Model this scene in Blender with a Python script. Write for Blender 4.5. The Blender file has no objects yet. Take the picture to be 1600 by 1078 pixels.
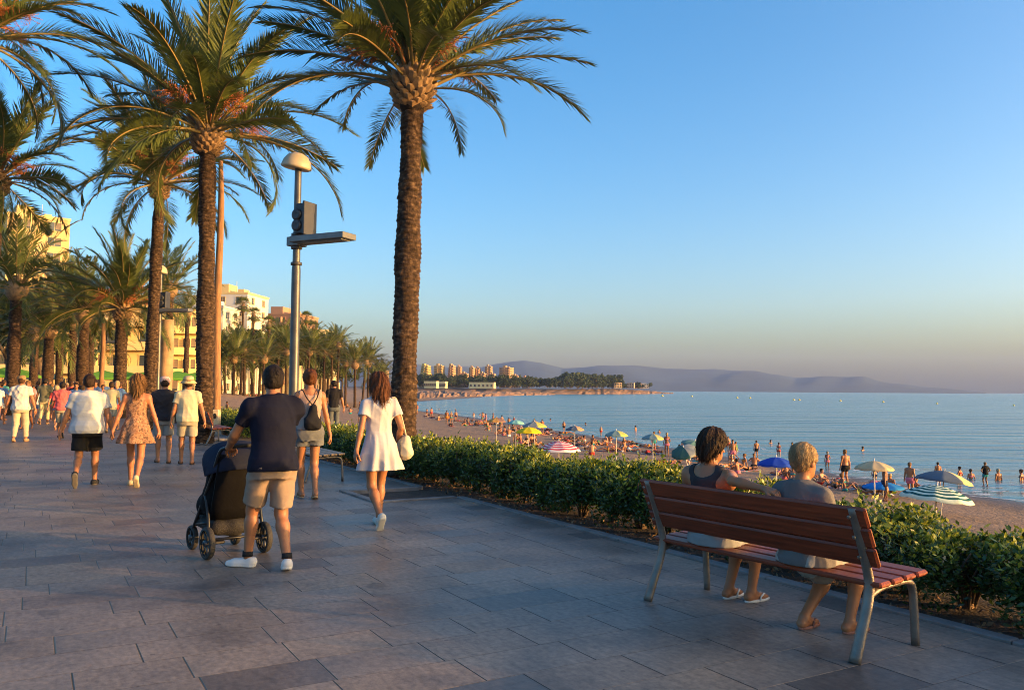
import bpy, math, random
import numpy as np
from mathutils import Vector, Matrix

R_ = math.radians
rng = np.random.default_rng(7)
random.seed(11)
scene = bpy.context.scene
COL = scene.collection

# ------------------------------------------------------------------ camera model
CAMH, FPX, PITCH, ROLL = 1.56, 1300.0, R_(3.04), 0.0075
_f = Vector((0, math.cos(PITCH), math.sin(PITCH)))
_u0 = Vector((0, -math.sin(PITCH), math.cos(PITCH)))
_x0 = Vector((1, 0, 0))
_r = _x0 * math.cos(ROLL) + _u0 * math.sin(ROLL)
_u = _u0 * math.cos(ROLL) - _x0 * math.sin(ROLL)
CAM = Vector((0, 0, CAMH))


def ray(px, py):
    return _f + _r * ((px - 800) / FPX) + _u * ((539 - py) / FPX)


def G(px, py, z=0.0):
    v = ray(px, py)
    return CAM + v * ((z - CAMH) / v.z)


def atd(px, py, d):
    v = ray(px, py)
    return CAM + v * (d / v.y)


def topz(px, py, d):
    return atd(px, py, d).z


UX = Vector((-0.5, 0.8660254, 0))     # along the promenade, away from us
VX = Vector((0.8660254, 0.5, 0))      # across it, towards the sea


def UV(u, v, z=0.0):
    return UX * u + VX * v + Vector((0, 0, z))


# ------------------------------------------------------------------ objects
def tag(o, label=None, cat=None, group=None, kind=None):
    if label: o['label'] = label
    if cat: o['category'] = cat
    if group: o['group'] = group
    if kind: o['kind'] = kind
    return o


def empty(name, loc=(0, 0, 0), rz=0.0, label=None, cat=None, group=None):
    o = bpy.data.objects.new(name, None)
    COL.objects.link(o)
    o.location = loc
    o.rotation_euler = (0, 0, rz)
    o.empty_display_size = 0.1
    return tag(o, label, cat, group)


def mesh_obj(name, me, parent=None, loc=None, rz=0.0):
    o = bpy.data.objects.new(name, me)
    COL.objects.link(o)
    if parent: o.parent = parent
    if loc is not None: o.location = loc
    if rz: o.rotation_euler = (0, 0, rz)
    return o


def np_mesh(name, V, Fq, mats, mi=None, smooth=True):
    """V (n,3); Fq list of face arrays (k,3) or (k,4)"""
    me = bpy.data.meshes.new(name)
    V = np.asarray(V, dtype=np.float32)
    loops, starts, totals = [], [], []
    off = 0
    for f in Fq:
        f = np.asarray(f, dtype=np.int32)
        if f.size == 0: continue
        k = f.shape[1]
        loops.append(f.ravel())
        starts.append(off + np.arange(len(f)) * k)
        totals.append(np.full(len(f), k))
        off += f.size
    loops = np.concatenate(loops); starts = np.concatenate(starts); totals = np.concatenate(totals)
    me.vertices.add(len(V)); me.vertices.foreach_set('co', V.ravel())
    me.loops.add(len(loops)); me.loops.foreach_set('vertex_index', loops.astype(np.int32))
    me.polygons.add(len(starts))
    me.polygons.foreach_set('loop_start', starts.astype(np.int32))
    me.polygons.foreach_set('loop_total', totals.astype(np.int32))
    me.polygons.foreach_set('use_smooth', np.full(len(starts), smooth))
    if mi is not None:
        me.polygons.foreach_set('material_index', np.asarray(mi, dtype=np.int32))
    me.update(calc_edges=True)
    for m in (mats if isinstance(mats, (list, tuple)) else [mats]):
        me.materials.append(m)
    return me


class MB:
    """collects simple shapes into one mesh"""

    def __init__(self):
        self.v, self.f, self.m, self.s = [], [], [], []

    def add(self, verts, faces, m=0, smooth=False, M=None):
        n = len(self.v)
        if M is not None: verts = [M @ Vector(p) for p in verts]
        self.v += [tuple(p) for p in verts]
        self.f += [tuple(i + n for i in f) for f in faces]
        self.m += [m] * len(faces); self.s += [smooth] * len(faces)

    def box(self, c, s, m=0, M=None, bev=0.0):
        x, y, z = s[0] / 2, s[1] / 2, s[2] / 2
        if bev <= 0:
            vs = [(c[0] + i * x, c[1] + j * y, c[2] + k * z) for k in (-1, 1) for j in (-1, 1) for i in (-1, 1)]
            fs = [(0, 2, 3, 1), (4, 5, 7, 6), (0, 1, 5, 4), (2, 6, 7, 3), (0, 4, 6, 2), (1, 3, 7, 5)]
            self.add(vs, fs, m, False, M)
        else:
            b = min(bev, x * .9, y * .9, z * .9)
            rings = []
            for zz, q in ((-z, b), (-z + b, 0), (z - b, 0), (z, b)):
                X, Y = x - q, y - q
                cb = b if q == 0 else b * .5
                rings.append([(c[0] + px, c[1] + py, c[2] + zz) for px, py in
                              ((X - cb, -Y), (X, -Y + cb), (X, Y - cb), (X - cb, Y), (-X + cb, Y), (-X, Y - cb), (-X, -Y + cb), (-X + cb, -Y))])
            self.loft(rings, m, True, True, False, M)

    def loft(self, rings, m=0, cap0=True, cap1=True, smooth=True, M=None):
        n = len(rings[0])
        vs = [p for r in rings for p in r]
        fs = []
        for i in range(len(rings) - 1):
            for j in range(n):
                a, b = i * n + j, i * n + (j + 1) % n
                fs.append((a, b, b + n, a + n))
        if cap0: fs.append(tuple(range(n - 1, -1, -1)))
        if cap1: fs.append(tuple((len(rings) - 1) * n + j for j in range(n)))
        self.add(vs, fs, m, smooth, M)

    def tube(self, pts, r, n=8, m=0, M=None, flat=1.0, smooth=True):
        pts = [Vector(p) for p in pts]
        rs = r if isinstance(r, (list, tuple)) else [r] * len(pts)
        rings = []
        ref = None
        for i, p in enumerate(pts):
            t = (pts[min(i + 1, len(pts) - 1)] - pts[max(i - 1, 0)]).normalized()
            if ref is None:
                ref = Vector((0, 0, 1)) if abs(t.z) < .9 else Vector((0, 1, 0))
            a = (ref - t * ref.dot(t)).normalized(); b = t.cross(a); ref = a
            rings.append([tuple(p + (a * math.cos(q) * flat + b * math.sin(q)) * rs[i]) for q in [2 * math.pi * k / n for k in range(n)]])
        self.loft(rings, m, True, True, smooth, M)

    def lathe(self, prof, n=24, m=0, M=None, cap0=True, cap1=True, smooth=True):
        rings = [[(max(r, 1e-4) * math.cos(2 * math.pi * k / n), max(r, 1e-4) * math.sin(2 * math.pi * k / n), z) for k in range(n)] for r, z in prof]
        self.loft(rings, m, cap0, cap1, smooth, M)

    def quad(self, a, b, c, d, m=0):
        self.add([a, b, c, d], [(0, 1, 2, 3)], m)

    def mesh(self, name, mats):
        me = bpy.data.meshes.new(name)
        me.from_pydata(self.v, [], self.f)
        me.polygons.foreach_set('material_index', self.m)
        me.polygons.foreach_set('use_smooth', self.s)
        for mm in (mats if isinstance(mats, (list, tuple)) else [mats]): me.materials.append(mm)
        me.update()
        return me

    def build(self, name, mats, parent=None, loc=None, rz=0.0):
        return mesh_obj(name, self.mesh(name, mats), parent, loc, rz)


def Rz(a): return Matrix.Rotation(a, 4, 'Z')
def T(*p): return Matrix.Translation(Vector(p))


def spline(pts, n):
    """Catmull-Rom through pts"""
    P = [Vector(p) for p in pts]
    P = [P[0] * 2 - P[1]] + P + [P[-1] * 2 - P[-2]]
    out = []
    for i in range(1, len(P) - 2):
        for k in range(n):
            t = k / n
            a, b, c, d = P[i - 1], P[i], P[i + 1], P[i + 2]
            out.append(.5 * ((2 * b) + (c - a) * t + (2 * a - 5 * b + 4 * c - d) * t * t + (3 * b - a - 3 * c + d) * t ** 3))
    out.append(P[-2])
    return out


# ------------------------------------------------------------------ materials
_MC = {}


def new_mat(name):
    m = bpy.data.materials.new(name); m.use_nodes = True
    nt = m.node_tree
    return m, nt, nt.nodes['Principled BSDF']


def mat(name, col, rough=.6, var=.18, scale=6.0, bump=0.0, bscale=60.0, metal=0.0, stretch=(1, 1, 1), spec=.5, coat=0.0, sheen=0.0, trans=0.0):
    key = (name,)
    if key in _MC: return _MC[key]
    m, nt, b = new_mat(name)
    tc = nt.nodes.new('ShaderNodeTexCoord')
    mp = nt.nodes.new('ShaderNodeMapping'); mp.inputs['Scale'].default_value = stretch
    nt.links.new(tc.outputs['Object'], mp.inputs['Vector'])
    nz = nt.nodes.new('ShaderNodeTexNoise'); nz.inputs['Scale'].default_value = scale; nz.inputs['Detail'].default_value = 4
    nt.links.new(mp.outputs['Vector'], nz.inputs['Vector'])
    rp = nt.nodes.new('ShaderNodeValToRGB')
    lo = [max(0, c * (1 - var)) for c in col]; hi = [min(1, c * (1 + var)) for c in col]
    rp.color_ramp.elements[0].position = .3; rp.color_ramp.elements[1].position = .7
    rp.color_ramp.elements[0].color = (*lo, 1); rp.color_ramp.elements[1].color = (*hi, 1)
    nt.links.new(nz.outputs['Fac'], rp.inputs['Fac'])
    nt.links.new(rp.outputs['Color'], b.inputs['Base Color'])
    b.inputs['Roughness'].default_value = rough
    b.inputs['Metallic'].default_value = metal
    b.inputs['Specular IOR Level'].default_value = spec
    if coat: b.inputs['Coat Weight'].default_value = coat
    if sheen: b.inputs['Sheen Weight'].default_value = sheen
    if bump:
        n2 = nt.nodes.new('ShaderNodeTexNoise'); n2.inputs['Scale'].default_value = bscale; n2.inputs['Detail'].default_value = 3
        nt.links.new(mp.outputs['Vector'], n2.inputs['Vector'])
        bp = nt.nodes.new('ShaderNodeBump'); bp.inputs['Strength'].default_value = bump; bp.inputs['Distance'].default_value = .02
        nt.links.new(n2.outputs['Fac'], bp.inputs['Height']); nt.links.new(bp.outputs['Normal'], b.inputs['Normal'])
    if trans:
        # thin leaf: some light comes through
        tr = nt.nodes.new('ShaderNodeBsdfTranslucent')
        nt.links.new(rp.outputs['Color'], tr.inputs['Color'])
        mx = nt.nodes.new('ShaderNodeMixShader'); mx.inputs[0].default_value = trans
        out = nt.nodes['Material Output']
        nt.links.new(b.outputs[0], mx.inputs[1]); nt.links.new(tr.outputs[0], mx.inputs[2]); nt.links.new(mx.outputs[0], out.inputs['Surface'])
    _MC[key] = m
    return m


def cloth(name, col, bump=.25):
    return mat('cloth_' + name, col, rough=.85, var=.07, scale=5, bump=bump, bscale=14, spec=.12)


class NT:
    """tiny helper for math node graphs"""

    def __init__(self, nt): self.nt = nt

    def n(self, typ, **kw):
        nd = self.nt.nodes.new(typ)
        for k, v in kw.items(): setattr(nd, k, v)
        return nd

    def set(self, sock, v):
        if isinstance(v, (int, float, tuple)): sock.default_value = v
        else: self.nt.links.new(v, sock)

    def math(self, op, a, b=0.0, c=None):
        nd = self.n('ShaderNodeMath', operation=op)
        self.set(nd.inputs[0], a); self.set(nd.inputs[1], b)
        if c is not None: self.set(nd.inputs[2], c)
        return nd.outputs[0]

    def noise(self, vec, scale, detail=4, rough=.5):
        nd = self.n('ShaderNodeTexNoise'); nd.inputs['Scale'].default_value = scale
        nd.inputs['Detail'].default_value = detail; nd.inputs['Roughness'].default_value = rough
        if vec is not None: self.nt.links.new(vec, nd.inputs['Vector'])
        return nd.outputs['Fac']

    def ramp(self, fac, stops):
        nd = self.n('ShaderNodeValToRGB'); cr = nd.color_ramp
        while len(cr.elements) < len(stops): cr.elements.new(.5)
        for e, (p, c) in zip(cr.elements, stops):
            e.position = p; e.color = (*c, 1) if len(c) == 3 else c
        self.set(nd.inputs['Fac'], fac)
        return nd.outputs['Color']

    def mix(self, fac, a, b, mode='MIX'):
        nd = self.n('ShaderNodeMix', data_type='RGBA', blend_type=mode)
        self.set(nd.inputs[0], fac); self.set(nd.inputs[6], a); self.set(nd.inputs[7], b)
        return nd.outputs[2]

    def combine(self, x, y, z=0.0):
        nd = self.n('ShaderNodeCombineXYZ')
        self.set(nd.inputs[0], x); self.set(nd.inputs[1], y); self.set(nd.inputs[2], z)
        return nd.outputs[0]

    def mapping(self, vec, scale=(1, 1, 1), rot=(0, 0, 0), loc=(0, 0, 0)):
        nd = self.n('ShaderNodeMapping')
        nd.inputs['Scale'].default_value = scale; nd.inputs['Rotation'].default_value = rot; nd.inputs['Location'].default_value = loc
        self.nt.links.new(vec, nd.inputs['Vector'])
        return nd.outputs[0]

    def bump(self, h, strength, dist, normal=None):
        nd = self.n('ShaderNodeBump'); nd.inputs['Strength'].default_value = strength; nd.inputs['Distance'].default_value = dist
        self.nt.links.new(h, nd.inputs['Height'])
        if normal is not None: self.nt.links.new(normal, nd.inputs['Normal'])
        return nd.outputs['Normal']
# ------------------------------------------------------------------ implicit-surface figures
def surface_nets(F, org, res):
    nx, ny, nz = F.shape
    S = F < 0
    c = [(0, 0, 0), (1, 0, 0), (0, 1, 0), (1, 1, 0), (0, 0, 1), (1, 0, 1), (0, 1, 1), (1, 1, 1)]
    sub = lambda A, q: A[q[0]:nx - 1 + q[0], q[1]:ny - 1 + q[1], q[2]:nz - 1 + q[2]]
    cnt = sum(sub(S, q).astype(np.int8) for q in c)
    act = (cnt > 0) & (cnt < 8)
    idx = np.argwhere(act)
    if len(idx) == 0: return np.zeros((0, 3)), np.zeros((0, 4), int)
    vid = np.full(act.shape, -1, np.int32); vid[act] = np.arange(len(idx))
    vals = np.stack([F[idx[:, 0] + q[0], idx[:, 1] + q[1], idx[:, 2] + q[2]] for q in c], 1)
    ca = np.array(c, float)
    acc = np.zeros((len(idx), 3)); num = np.zeros(len(idx))
    for a in range(8):
        for b in range(a + 1, 8):
            if np.abs(ca[a] - ca[b]).sum() != 1: continue
            va, vb = vals[:, a], vals[:, b]
            k = (va < 0) != (vb < 0)
            t = va[k] / (va[k] - vb[k])
            acc[k] += ca[a] + t[:, None] * (ca[b] - ca[a]); num[k] += 1
    V = org + res * (idx + acc / num[:, None])
    quads = []
    for ax in range(3):
        o1, o2 = (ax + 1) % 3, (ax + 2) % 3
        sl0 = [slice(1, -1)] * 3; sl1 = [slice(1, -1)] * 3
        sl0[ax] = slice(0, F.shape[ax] - 1); sl1[ax] = slice(1, F.shape[ax])
        s0, s1 = S[tuple(sl0)], S[tuple(sl1)]
        for flip, k in ((False, s0 & ~s1), (True, ~s0 & s1)):
            e = np.argwhere(k)
            if len(e) == 0: continue
            e[:, o1] += 1; e[:, o2] += 1
            d1 = np.zeros(3, int); d1[o1] = 1
            d2 = np.zeros(3, int); d2[o2] = 1
            q = [e - d1 - d2, e - d2, e, e - d1]
            ids = np.stack([vid[p[:, 0], p[:, 1], p[:, 2]] for p in q], 1)
            quads.append(ids[:, ::-1] if flip else ids)
    return V, np.concatenate(quads)


class Prim:
    def __init__(s, fn, lo, hi, k=.02): s.fn, s.lo, s.hi, s.k = fn, np.asarray(lo, float), np.asarray(hi, float), k


def A3(p): return np.array([p[0], p[1], p[2]], float)


def cone(a, b, ra, rb, k=.02, infl=0.0):
    a, b = A3(a), A3(b); ab = b - a; L2 = max((ab ** 2).sum(), 1e-9)
    def fn(P):
        t = np.clip(((P - a) @ ab) / L2, 0, 1)
        return np.sqrt(((P - a - t[..., None] * ab) ** 2).sum(-1)) - (ra + (rb - ra) * t) - infl
    r = max(ra, rb) + infl
    return Prim(fn, np.minimum(a, b) - r, np.maximum(a, b) + r, k)


def cap(pr, q, n):
    q, n = A3(q), A3(n); f0 = pr.fn
    pr.fn = lambda P: np.maximum(f0(P), (P - q) @ n)
    return pr


def ell(c, r, k=.02, infl=0.0, M=None):
    c = A3(c); r = np.array(r, float)
    if M is not None: r = r * M.to_scale()[0]
    r = r + infl
    Mi = None if M is None else np.array(M.to_3x3().normalized(), float)
    def fn(P):
        q = P - c
        if Mi is not None: q = q @ Mi          # into the local frame
        k0 = np.sqrt(((q / r) ** 2).sum(-1)); k1 = np.sqrt(((q / r ** 2) ** 2).sum(-1)) + 1e-9
        return k0 * (k0 - 1) / k1
    m = r.max() if M is not None else r
    return Prim(fn, c - m, c + m, k)


def profile(tab, k=.02, infl=0.0, Mi=None, lohi=None, pleat=None):
    """stack of ellipses: rows (z, half width, half depth, y offset); Mi maps world to the upright local frame"""
    t = np.array(tab, float)
    Z, A, B, C = t[:, 0], t[:, 1] + infl, t[:, 2] + infl, t[:, 3]
    Mn = None if Mi is None else np.array(Mi, float)
    def fn(P):
        q = P if Mn is None else P @ Mn[:3, :3].T + Mn[:3, 3]
        z = q[..., 2]
        a = np.interp(z, Z, A); b = np.interp(z, Z, B); c = np.interp(z, Z, C)
        x, y = q[..., 0], q[..., 1] - c
        rr = np.sqrt((x / a) ** 2 + (y / b) ** 2)
        d = (rr - 1) * np.minimum(a, b)
        if pleat is not None: d = d + pleat(np.arctan2(y / b, x / a), z)
        dz = np.maximum(z - Z[-1], Z[0] - z) - infl
        return np.maximum(d, dz)
    m = max(A.max(), B.max()) + .06
    if lohi is None:
        lo, hi = np.array([-m, -m, Z[0] - infl]), np.array([m, m, Z[-1] + infl])
        if Mn is not None:
            W = np.linalg.inv(Mn)
            cs = np.array([[x, y, z] for x in (lo[0], hi[0]) for y in (lo[1], hi[1]) for z in (lo[2], hi[2])]) @ W[:3, :3].T + W[:3, 3]
            lo, hi = cs.min(0), cs.max(0)
    else: lo, hi = lohi
    return Prim(fn, lo, hi, k)


def surf(prims, res, cuts=(), noise=None, subs=()):
    lo = np.min([p.lo for p in prims], 0) - 3 * res; hi = np.max([p.hi for p in prims], 0) + 3 * res
    n = np.ceil((hi - lo) / res).astype(int) + 1
    F = np.full(n, 1.0, np.float32)
    ax = [lo[i] + res * np.arange(n[i]) for i in range(3)]
    def region(p, pad):
        a = np.maximum(((p.lo - pad - lo) / res).astype(int), 0)
        b = np.minimum(np.ceil((p.hi + pad - lo) / res).astype(int) + 1, n)
        sl = tuple(slice(a[i], b[i]) for i in range(3))
        P = np.stack(np.meshgrid(*[ax[i][sl[i]] for i in range(3)], indexing='ij'), -1)
        return sl, P
    for p in prims:
        sl, P = region(p, p.k + 2.5 * res)
        d = p.fn(P); f = F[sl]; k = p.k
        h = np.maximum(k - np.abs(f - d), 0) / k
        F[sl] = np.minimum(f, d) - h * h * k * .25
    if noise is not None or cuts or subs:
        P = np.stack(np.meshgrid(*ax, indexing='ij'), -1)
        if noise is not None: F += noise(P).astype(np.float32)
        for c in cuts: F = np.maximum(F, c(P).astype(np.float32))
        for c in subs: F = np.maximum(F, -c.fn(P).astype(np.float32))
    F[0] = F[-1] = 1; F[:, 0] = F[:, -1] = 1; F[:, :, 0] = F[:, :, -1] = 1
    return surface_nets(F, lo, res)


def folds(amp, seed=0, f=26):
    """creases: a few families of sharp ridges that fade in and out over the cloth"""
    r = np.random.default_rng(seed)
    D = r.normal(size=(6, 3)) * np.array([1, 1, .6]); D /= np.linalg.norm(D, axis=1)[:, None]
    E = r.normal(size=(6, 3)); ph = r.uniform(0, 6.28, 12); fr = f * r.uniform(.45, 1.15, 6)
    def fn(P):
        w = 0
        for i in range(6):
            s = np.sin(P @ D[i] * fr[i] + ph[i] + 1.8 * np.sin(P @ D[(i + 2) % 6] * 7 + ph[(i + 3) % 6]))
            m = np.clip(.5 + .9 * np.sin(P @ E[i] * 5 + ph[i + 6]), 0, 1)
            w = w + ((1 - np.abs(s)) ** 1.7) * m
        return -amp * (w * .9 - .45)
    return fn


def ik(S, W, l1, l2, pole):
    S, W, pole = Vector(S), Vector(W), Vector(pole)
    d = W - S; L = d.length
    if L > (l1 + l2) * .999:
        W = S + d * ((l1 + l2) * .999 / L); d = W - S; L = d.length
    if L < abs(l1 - l2) + .02: L = abs(l1 - l2) + .02
    u = d.normalized(); a = (l1 * l1 - l2 * l2 + L * L) / (2 * L); h = math.sqrt(max(l1 * l1 - a * a, 0))
    p = (pole - u * pole.dot(u)).normalized()
    return S + u * a + p * h, W


TORSO_M = [(.80, .150, .100, -.015), (.88, .170, .125, -.02), (.95, .168, .125, -.018), (1.03, .156, .112, -.004), (1.10, .150, .108, .004), (1.20, .160, .112, .0), (1.31, .176, .122, -.005), (1.39, .172, .108, -.012), (1.44, .125, .080, -.018), (1.48, .07, .06, -.014)]
TORSO_F = [(.80, .150, .100, -.015), (.88, .176, .125, -.02), (.95, .170, .122, -.018), (1.03, .143, .104, -.004), (1.10, .124, .092, .004), (1.20, .132, .098, .002), (1.30, .148, .112, .006), (1.38, .148, .095, -.008), (1.43, .105, .072, -.016), (1.47, .055, .052, -.012)]
WALK_R = dict(hz=.90, L=(-.09, -.30, .17, 42, 4), R=(.09, .22, .085, -8, -4), LA=(-.27, .12, .86), RA=(.27, -.16, .84), lean=3)


class Fig:
    """computes a posed skeleton (1.75 m scale, facing +y) and makes meshes from it"""

    def __init__(s, sex='m', fat=1.0, pose=None, res=.012, H=1.75, seed=0, girth=1.0):
        s.sex, s.fat, s.res, s.H, s.seed = sex, fat, res, H, seed
        s.k = H / 1.75
        p = dict(hz=.915, L=(-.095, -.04, .08, 0, -6), R=(.095, .04, .08, 0, 6), LA=None, RA=None, lean=0, hy=0, hx=0, side=0, head=(0, 0), sh=0, curl=25, twist=0)
        p.update(pose or {}); s.p = p
        hz = p['hz']; dz = hz - .915
        s.hip = Vector((p['hx'], p['hy'], hz))
        Rm = Matrix.Rotation(R_(p['twist']), 4, 'Z') @ Matrix.Rotation(-R_(p['lean']), 4, 'X') @ Matrix.Rotation(R_(p['side']), 4, 'Y')
        s.Rm = Rm
        s.M = T(*s.hip) @ Rm @ T(0, 0, -.915)            # torso local (1.75 m upright) to figure space
        s.Mi = s.M.inverted()
        s.Ml = T(p['hx'], p['hy'], dz)
        wf = 1 if sex == 'm' else .87
        s.shw = .185 * wf * (.5 + .5 * girth)
        tab = TORSO_M if sex == 'm' else TORSO_F
        s.tab = [(z, a * (1 + (fat - 1) * (1.0 if z < 1.3 else .5)), b * (1 + (fat - 1) * (1.5 if z < 1.3 else .6)), c) for z, a, b, c in tab]
        s.leg, s.arm = {}, {}
        for sd, nm in ((-1, 'L'), (1, 'R')):
            h = s.M @ Vector((sd * .088, 0, .91))
            ax, ay, az, pitch, yaw = p[nm]
            kn, an = ik(h, (ax + p['hx'] * 0, ay, az), .435, .415, p.get('kpole', (sd * .06, 1, .12)))
            q = R_(pitch); yw = -R_(yaw)
            fd = Vector((math.sin(-yw) * math.cos(q), math.cos(yw) * math.cos(q), -math.sin(q)))
            fu = Vector((math.sin(-yw) * math.sin(q), math.cos(yw) * math.sin(q), math.cos(q)))
            s.leg[nm] = (h, kn, an, fd, fu)
            S = s.M @ Vector((sd * s.shw, -.012, 1.405 + p['sh']))
            w = p[nm + 'A']
            if w is None: w = tuple(s.M @ Vector((sd * (.25 + .04 * fat), .06, .86)))
            el, wr = ik(S, w, .29, .255, p.get('ep' + nm, (sd * .25, -1, -.1)))
            s.arm[nm] = (S, el, wr)
        s.neck0 = s.M @ Vector((0, -.012, 1.44))
        yaw, pit = p['head']
        s.Mh = s.M @ T(0, .008, 1.50) @ Matrix.Rotation(R_(yaw), 4, 'Z') @ Matrix.Rotation(-R_(pit), 4, 'X') @ Rm.inverted().to_3x3().to_4x4() @ T(0, .012, .13) @ Matrix.Scale(p.get('hs', 1.06), 4)
        s.hc = s.Mh @ Vector((0, 0, 0))

    # ---- primitives shared by skin and garments
    def torso(s, infl=0.0, k=.03, zr=None, extra=0.0):
        tab = s.tab
        if zr: tab = [r for r in tab if zr[0] <= r[0] <= zr[1]]
        return profile(tab, k, infl, s.Mi)

    def limbs_leg(s, nm, infl=0.0, t0=0.0, t1=1.0, foot=True):
        h, kn, an, fd, fu = s.leg[nm]; ff = .5 + .5 * s.fat; g = 1.0 if s.sex == 'm' else .97
        P = [cone(h, kn, .085 * ff * g, .055 * g, .03, infl), cone(kn, kn + (an - kn) * .32, .052 * g, .054 * g, .03, infl), cone(kn + (an - kn) * .3, an, .052 * g, .036 * g, .03, infl)]
        back = (an - kn).normalized().cross(Vector((1, 0, 0)))
        cb = kn + (an - kn) * .3 - Vector((0, 1, 0)) * .016
        P.append(cone(cb - (an - kn) * .06, cb + (an - kn) * .14, .046 * g, .036, .03, infl))
        gl = h + Vector((0, -.045, -.01)) if s.p['hz'] > .7 else h + Vector((0, -.05, 0))
        P.append(ell(gl, (.082 * ff, .075 * ff, .085), .04, infl))
        return P

    def foot(s, nm, infl=0.0):
        h, kn, an, fd, fu = s.leg[nm]
        hl = an - fd * .035 - fu * .045; bl = an + fd * .115 - fu * .057; toe = an + fd * .17 - fu * .062
        return [cone(an - fu * .01, hl, .036, .034, .02, infl), cone(an + fd * .01 - fu * .02, bl, .036, .022, .025, infl), cone(hl, bl, .032, .024, .02, infl), cone(bl, toe, .030, .018, .02, infl)]

    def arm_prims(s, nm, infl=0.0):
        S, el, wr = s.arm[nm]; g = 1.0 if s.sex == 'm' else .84; ff = .6 + .4 * s.fat
        return [ell(S + Vector((0, 0, -.01)), (.058 * g * ff, .06 * g * ff, .062 * g), .04, infl), cone(S, el, .05 * g * ff, .040 * g * ff, .03, infl), cone(el, el + (wr - el) * .35, .039 * g * ff, .041 * g * ff, .02, infl), cone(el + (wr - el) * .3, wr, .041 * g * ff, .027 * g, .02, infl)]

    def traps(s, infl=0.0):
        out = []
        for nm in 'LR':
            out.append(cone(s.M @ Vector((0, -.018, 1.455)), s.arm[nm][0] + Vector((0, 0, .012)), .056, .046 if s.sex == 'm' else .038, .04, infl))
            out.append(cone(s.M @ Vector((0, -.01, 1.36)), s.arm[nm][0] + Vector((0, 0, -.05)), .09, .05, .04, infl))
        return out

    def bust(s, infl=0.0):
        if s.sex != 'f': return []
        return [ell(s.M @ Vector((sd * .062, .078, 1.285)), (.056, .046, .055), .03, infl) for sd in (-1, 1)]

    def head_prims(s):
        L = lambda x, y, z: s.Mh @ Vector((x, y, z))
        P = [ell(L(0, -.008, .035), (.076, .094, .088), .03, 0, s.Mh), ell(L(0, .026, -.045), (.060, .062, .078), .04, 0, s.Mh), ell(L(0, .055, -.085), (.034, .03, .028), .03, 0, s.Mh),
             cone(L(0, .088, .01), L(0, .108, -.03), .009, .013, .012), ell(L(0, .08, .032), (.05, .016, .014), .02, 0, s.Mh), ell(L(0, .086, -.062), (.024, .012, .010), .01, 0, s.Mh)]
        for sd in (-1, 1):
            P.append(ell(L(sd * .079, -.004, -.008), (.010, .020, .032), .008, 0, s.Mh @ Rz(-sd * .35)))
        n1 = L(0, -.012, -.06)
        P.append(cone(s.neck0, n1, .060 if s.sex == 'm' else .050, .055 if s.sex == 'm' else .045, .03))
        return P

    def hand_mesh(s, nm):
        S, el, wr = s.arm[nm]; sd = -1 if nm == 'L' else 1
        pal = s.p.get('palm' + nm); d = (wr - el).normalized()
        hd = s.p.get('hd' + nm)
        if hd: d = Vector(hd).normalized()
        n = Vector(pal) if pal else Vector((-sd, .15, 0))
        n = (n - d * n.dot(d)).normalized(); w = d.cross(n) * (1 if sd < 0 else -1)
        fwd = w                      # towards the thumb / index side
        g = 1.0 if s.sex == 'm' else .9
        c = s.p['curl'] if not isinstance(s.p['curl'], dict) else s.p['curl'][nm]
        P = [cone(wr - d * .02, wr + d * .02, .026, .026, .015)]
        for i in range(4):
            o = fwd * (.030 - .020 * i) * g
            P.append(cone(wr + d * .015 + o * .6, wr + d * (.088 - .004 * abs(i - 1)) * g + o, .017, .0125, .012))
        for i, Lf in enumerate((.072, .080, .075, .058)):
            o = fwd * (.031 - .0205 * i) * g
            p0 = wr + d * (.088 - .004 * abs(i - 1)) * g + o
            a = R_(c * (.75 + .1 * i))
            dirp = d
            for j, fr in enumerate((.45, .32, .25)):
                aa = a * (j + .7)
                dirp = (d * math.cos(aa) + n * math.sin(aa) + fwd * (.06 - .04 * i)).normalized()
                p1 = p0 + dirp * Lf * fr * g
                P.append(cone(p0, p1, .0098 - .0008 * j, .0092 - .001 * j, .004)); p0 = p1
        t0 = wr + d * .03 + fwd * .022; ta = (d * .75 + fwd * .6 + n * .35).normalized()
        t1 = t0 + ta * .045; t2 = t1 + (d * .9 + fwd * .15 + n * (.3 + c / 120)).normalized() * .034; t3 = t2 + (d * .8 + n * (.5 + c / 80)).normalized() * .024
        P += [cone(t0, t1, .016, .0125, .012), cone(t1, t2, .012, .0105, .005), cone(t2, t3, .0105, .0085, .005)]
        return surf(P, .0045)

    def seat_cut(s):
        z = s.p.get('seatz')
        return [] if z is None else [lambda P: np.where((P[..., 1] < .44) & (P[..., 2] > z / s.k - .13), z / s.k - P[..., 2], -1.0)]

    def out(s, parts, name, mats, mi=None):
        """parts: list of (V, quads); scaled to the person's height"""
        off = 0; VV, QQ = [], []
        for V, Q in parts:
            VV.append(V); QQ.append(Q + off); off += len(V)
        return np_mesh(name, np.concatenate(VV) * s.k, [np.concatenate(QQ)], mats, mi)

    def body(s, skin, hands=True, barefoot=True, feet=True):
        P = [s.torso()] + s.traps()
        for nm in 'LR': P += s.limbs_leg(nm) + s.arm_prims(nm) + (s.foot(nm) if feet else [])
        P += s.head_prims()
        P += s.bust()
        if not hands:
            for nm in 'LR':
                S, el, wr = s.arm[nm]; d = (wr - el).normalized()
                P += [cone(wr, wr + d * .09, .028, .030, .02), cone(wr + d * .08, wr + d * .15 + Vector((0, .02, 0)), .026, .014, .02)]
        parts = [surf(P, s.res, s.seat_cut())]
        if hands:
            for nm in 'LR': parts.append(s.hand_mesh(nm))
        return s.out(parts, 'person_body', skin)

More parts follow.
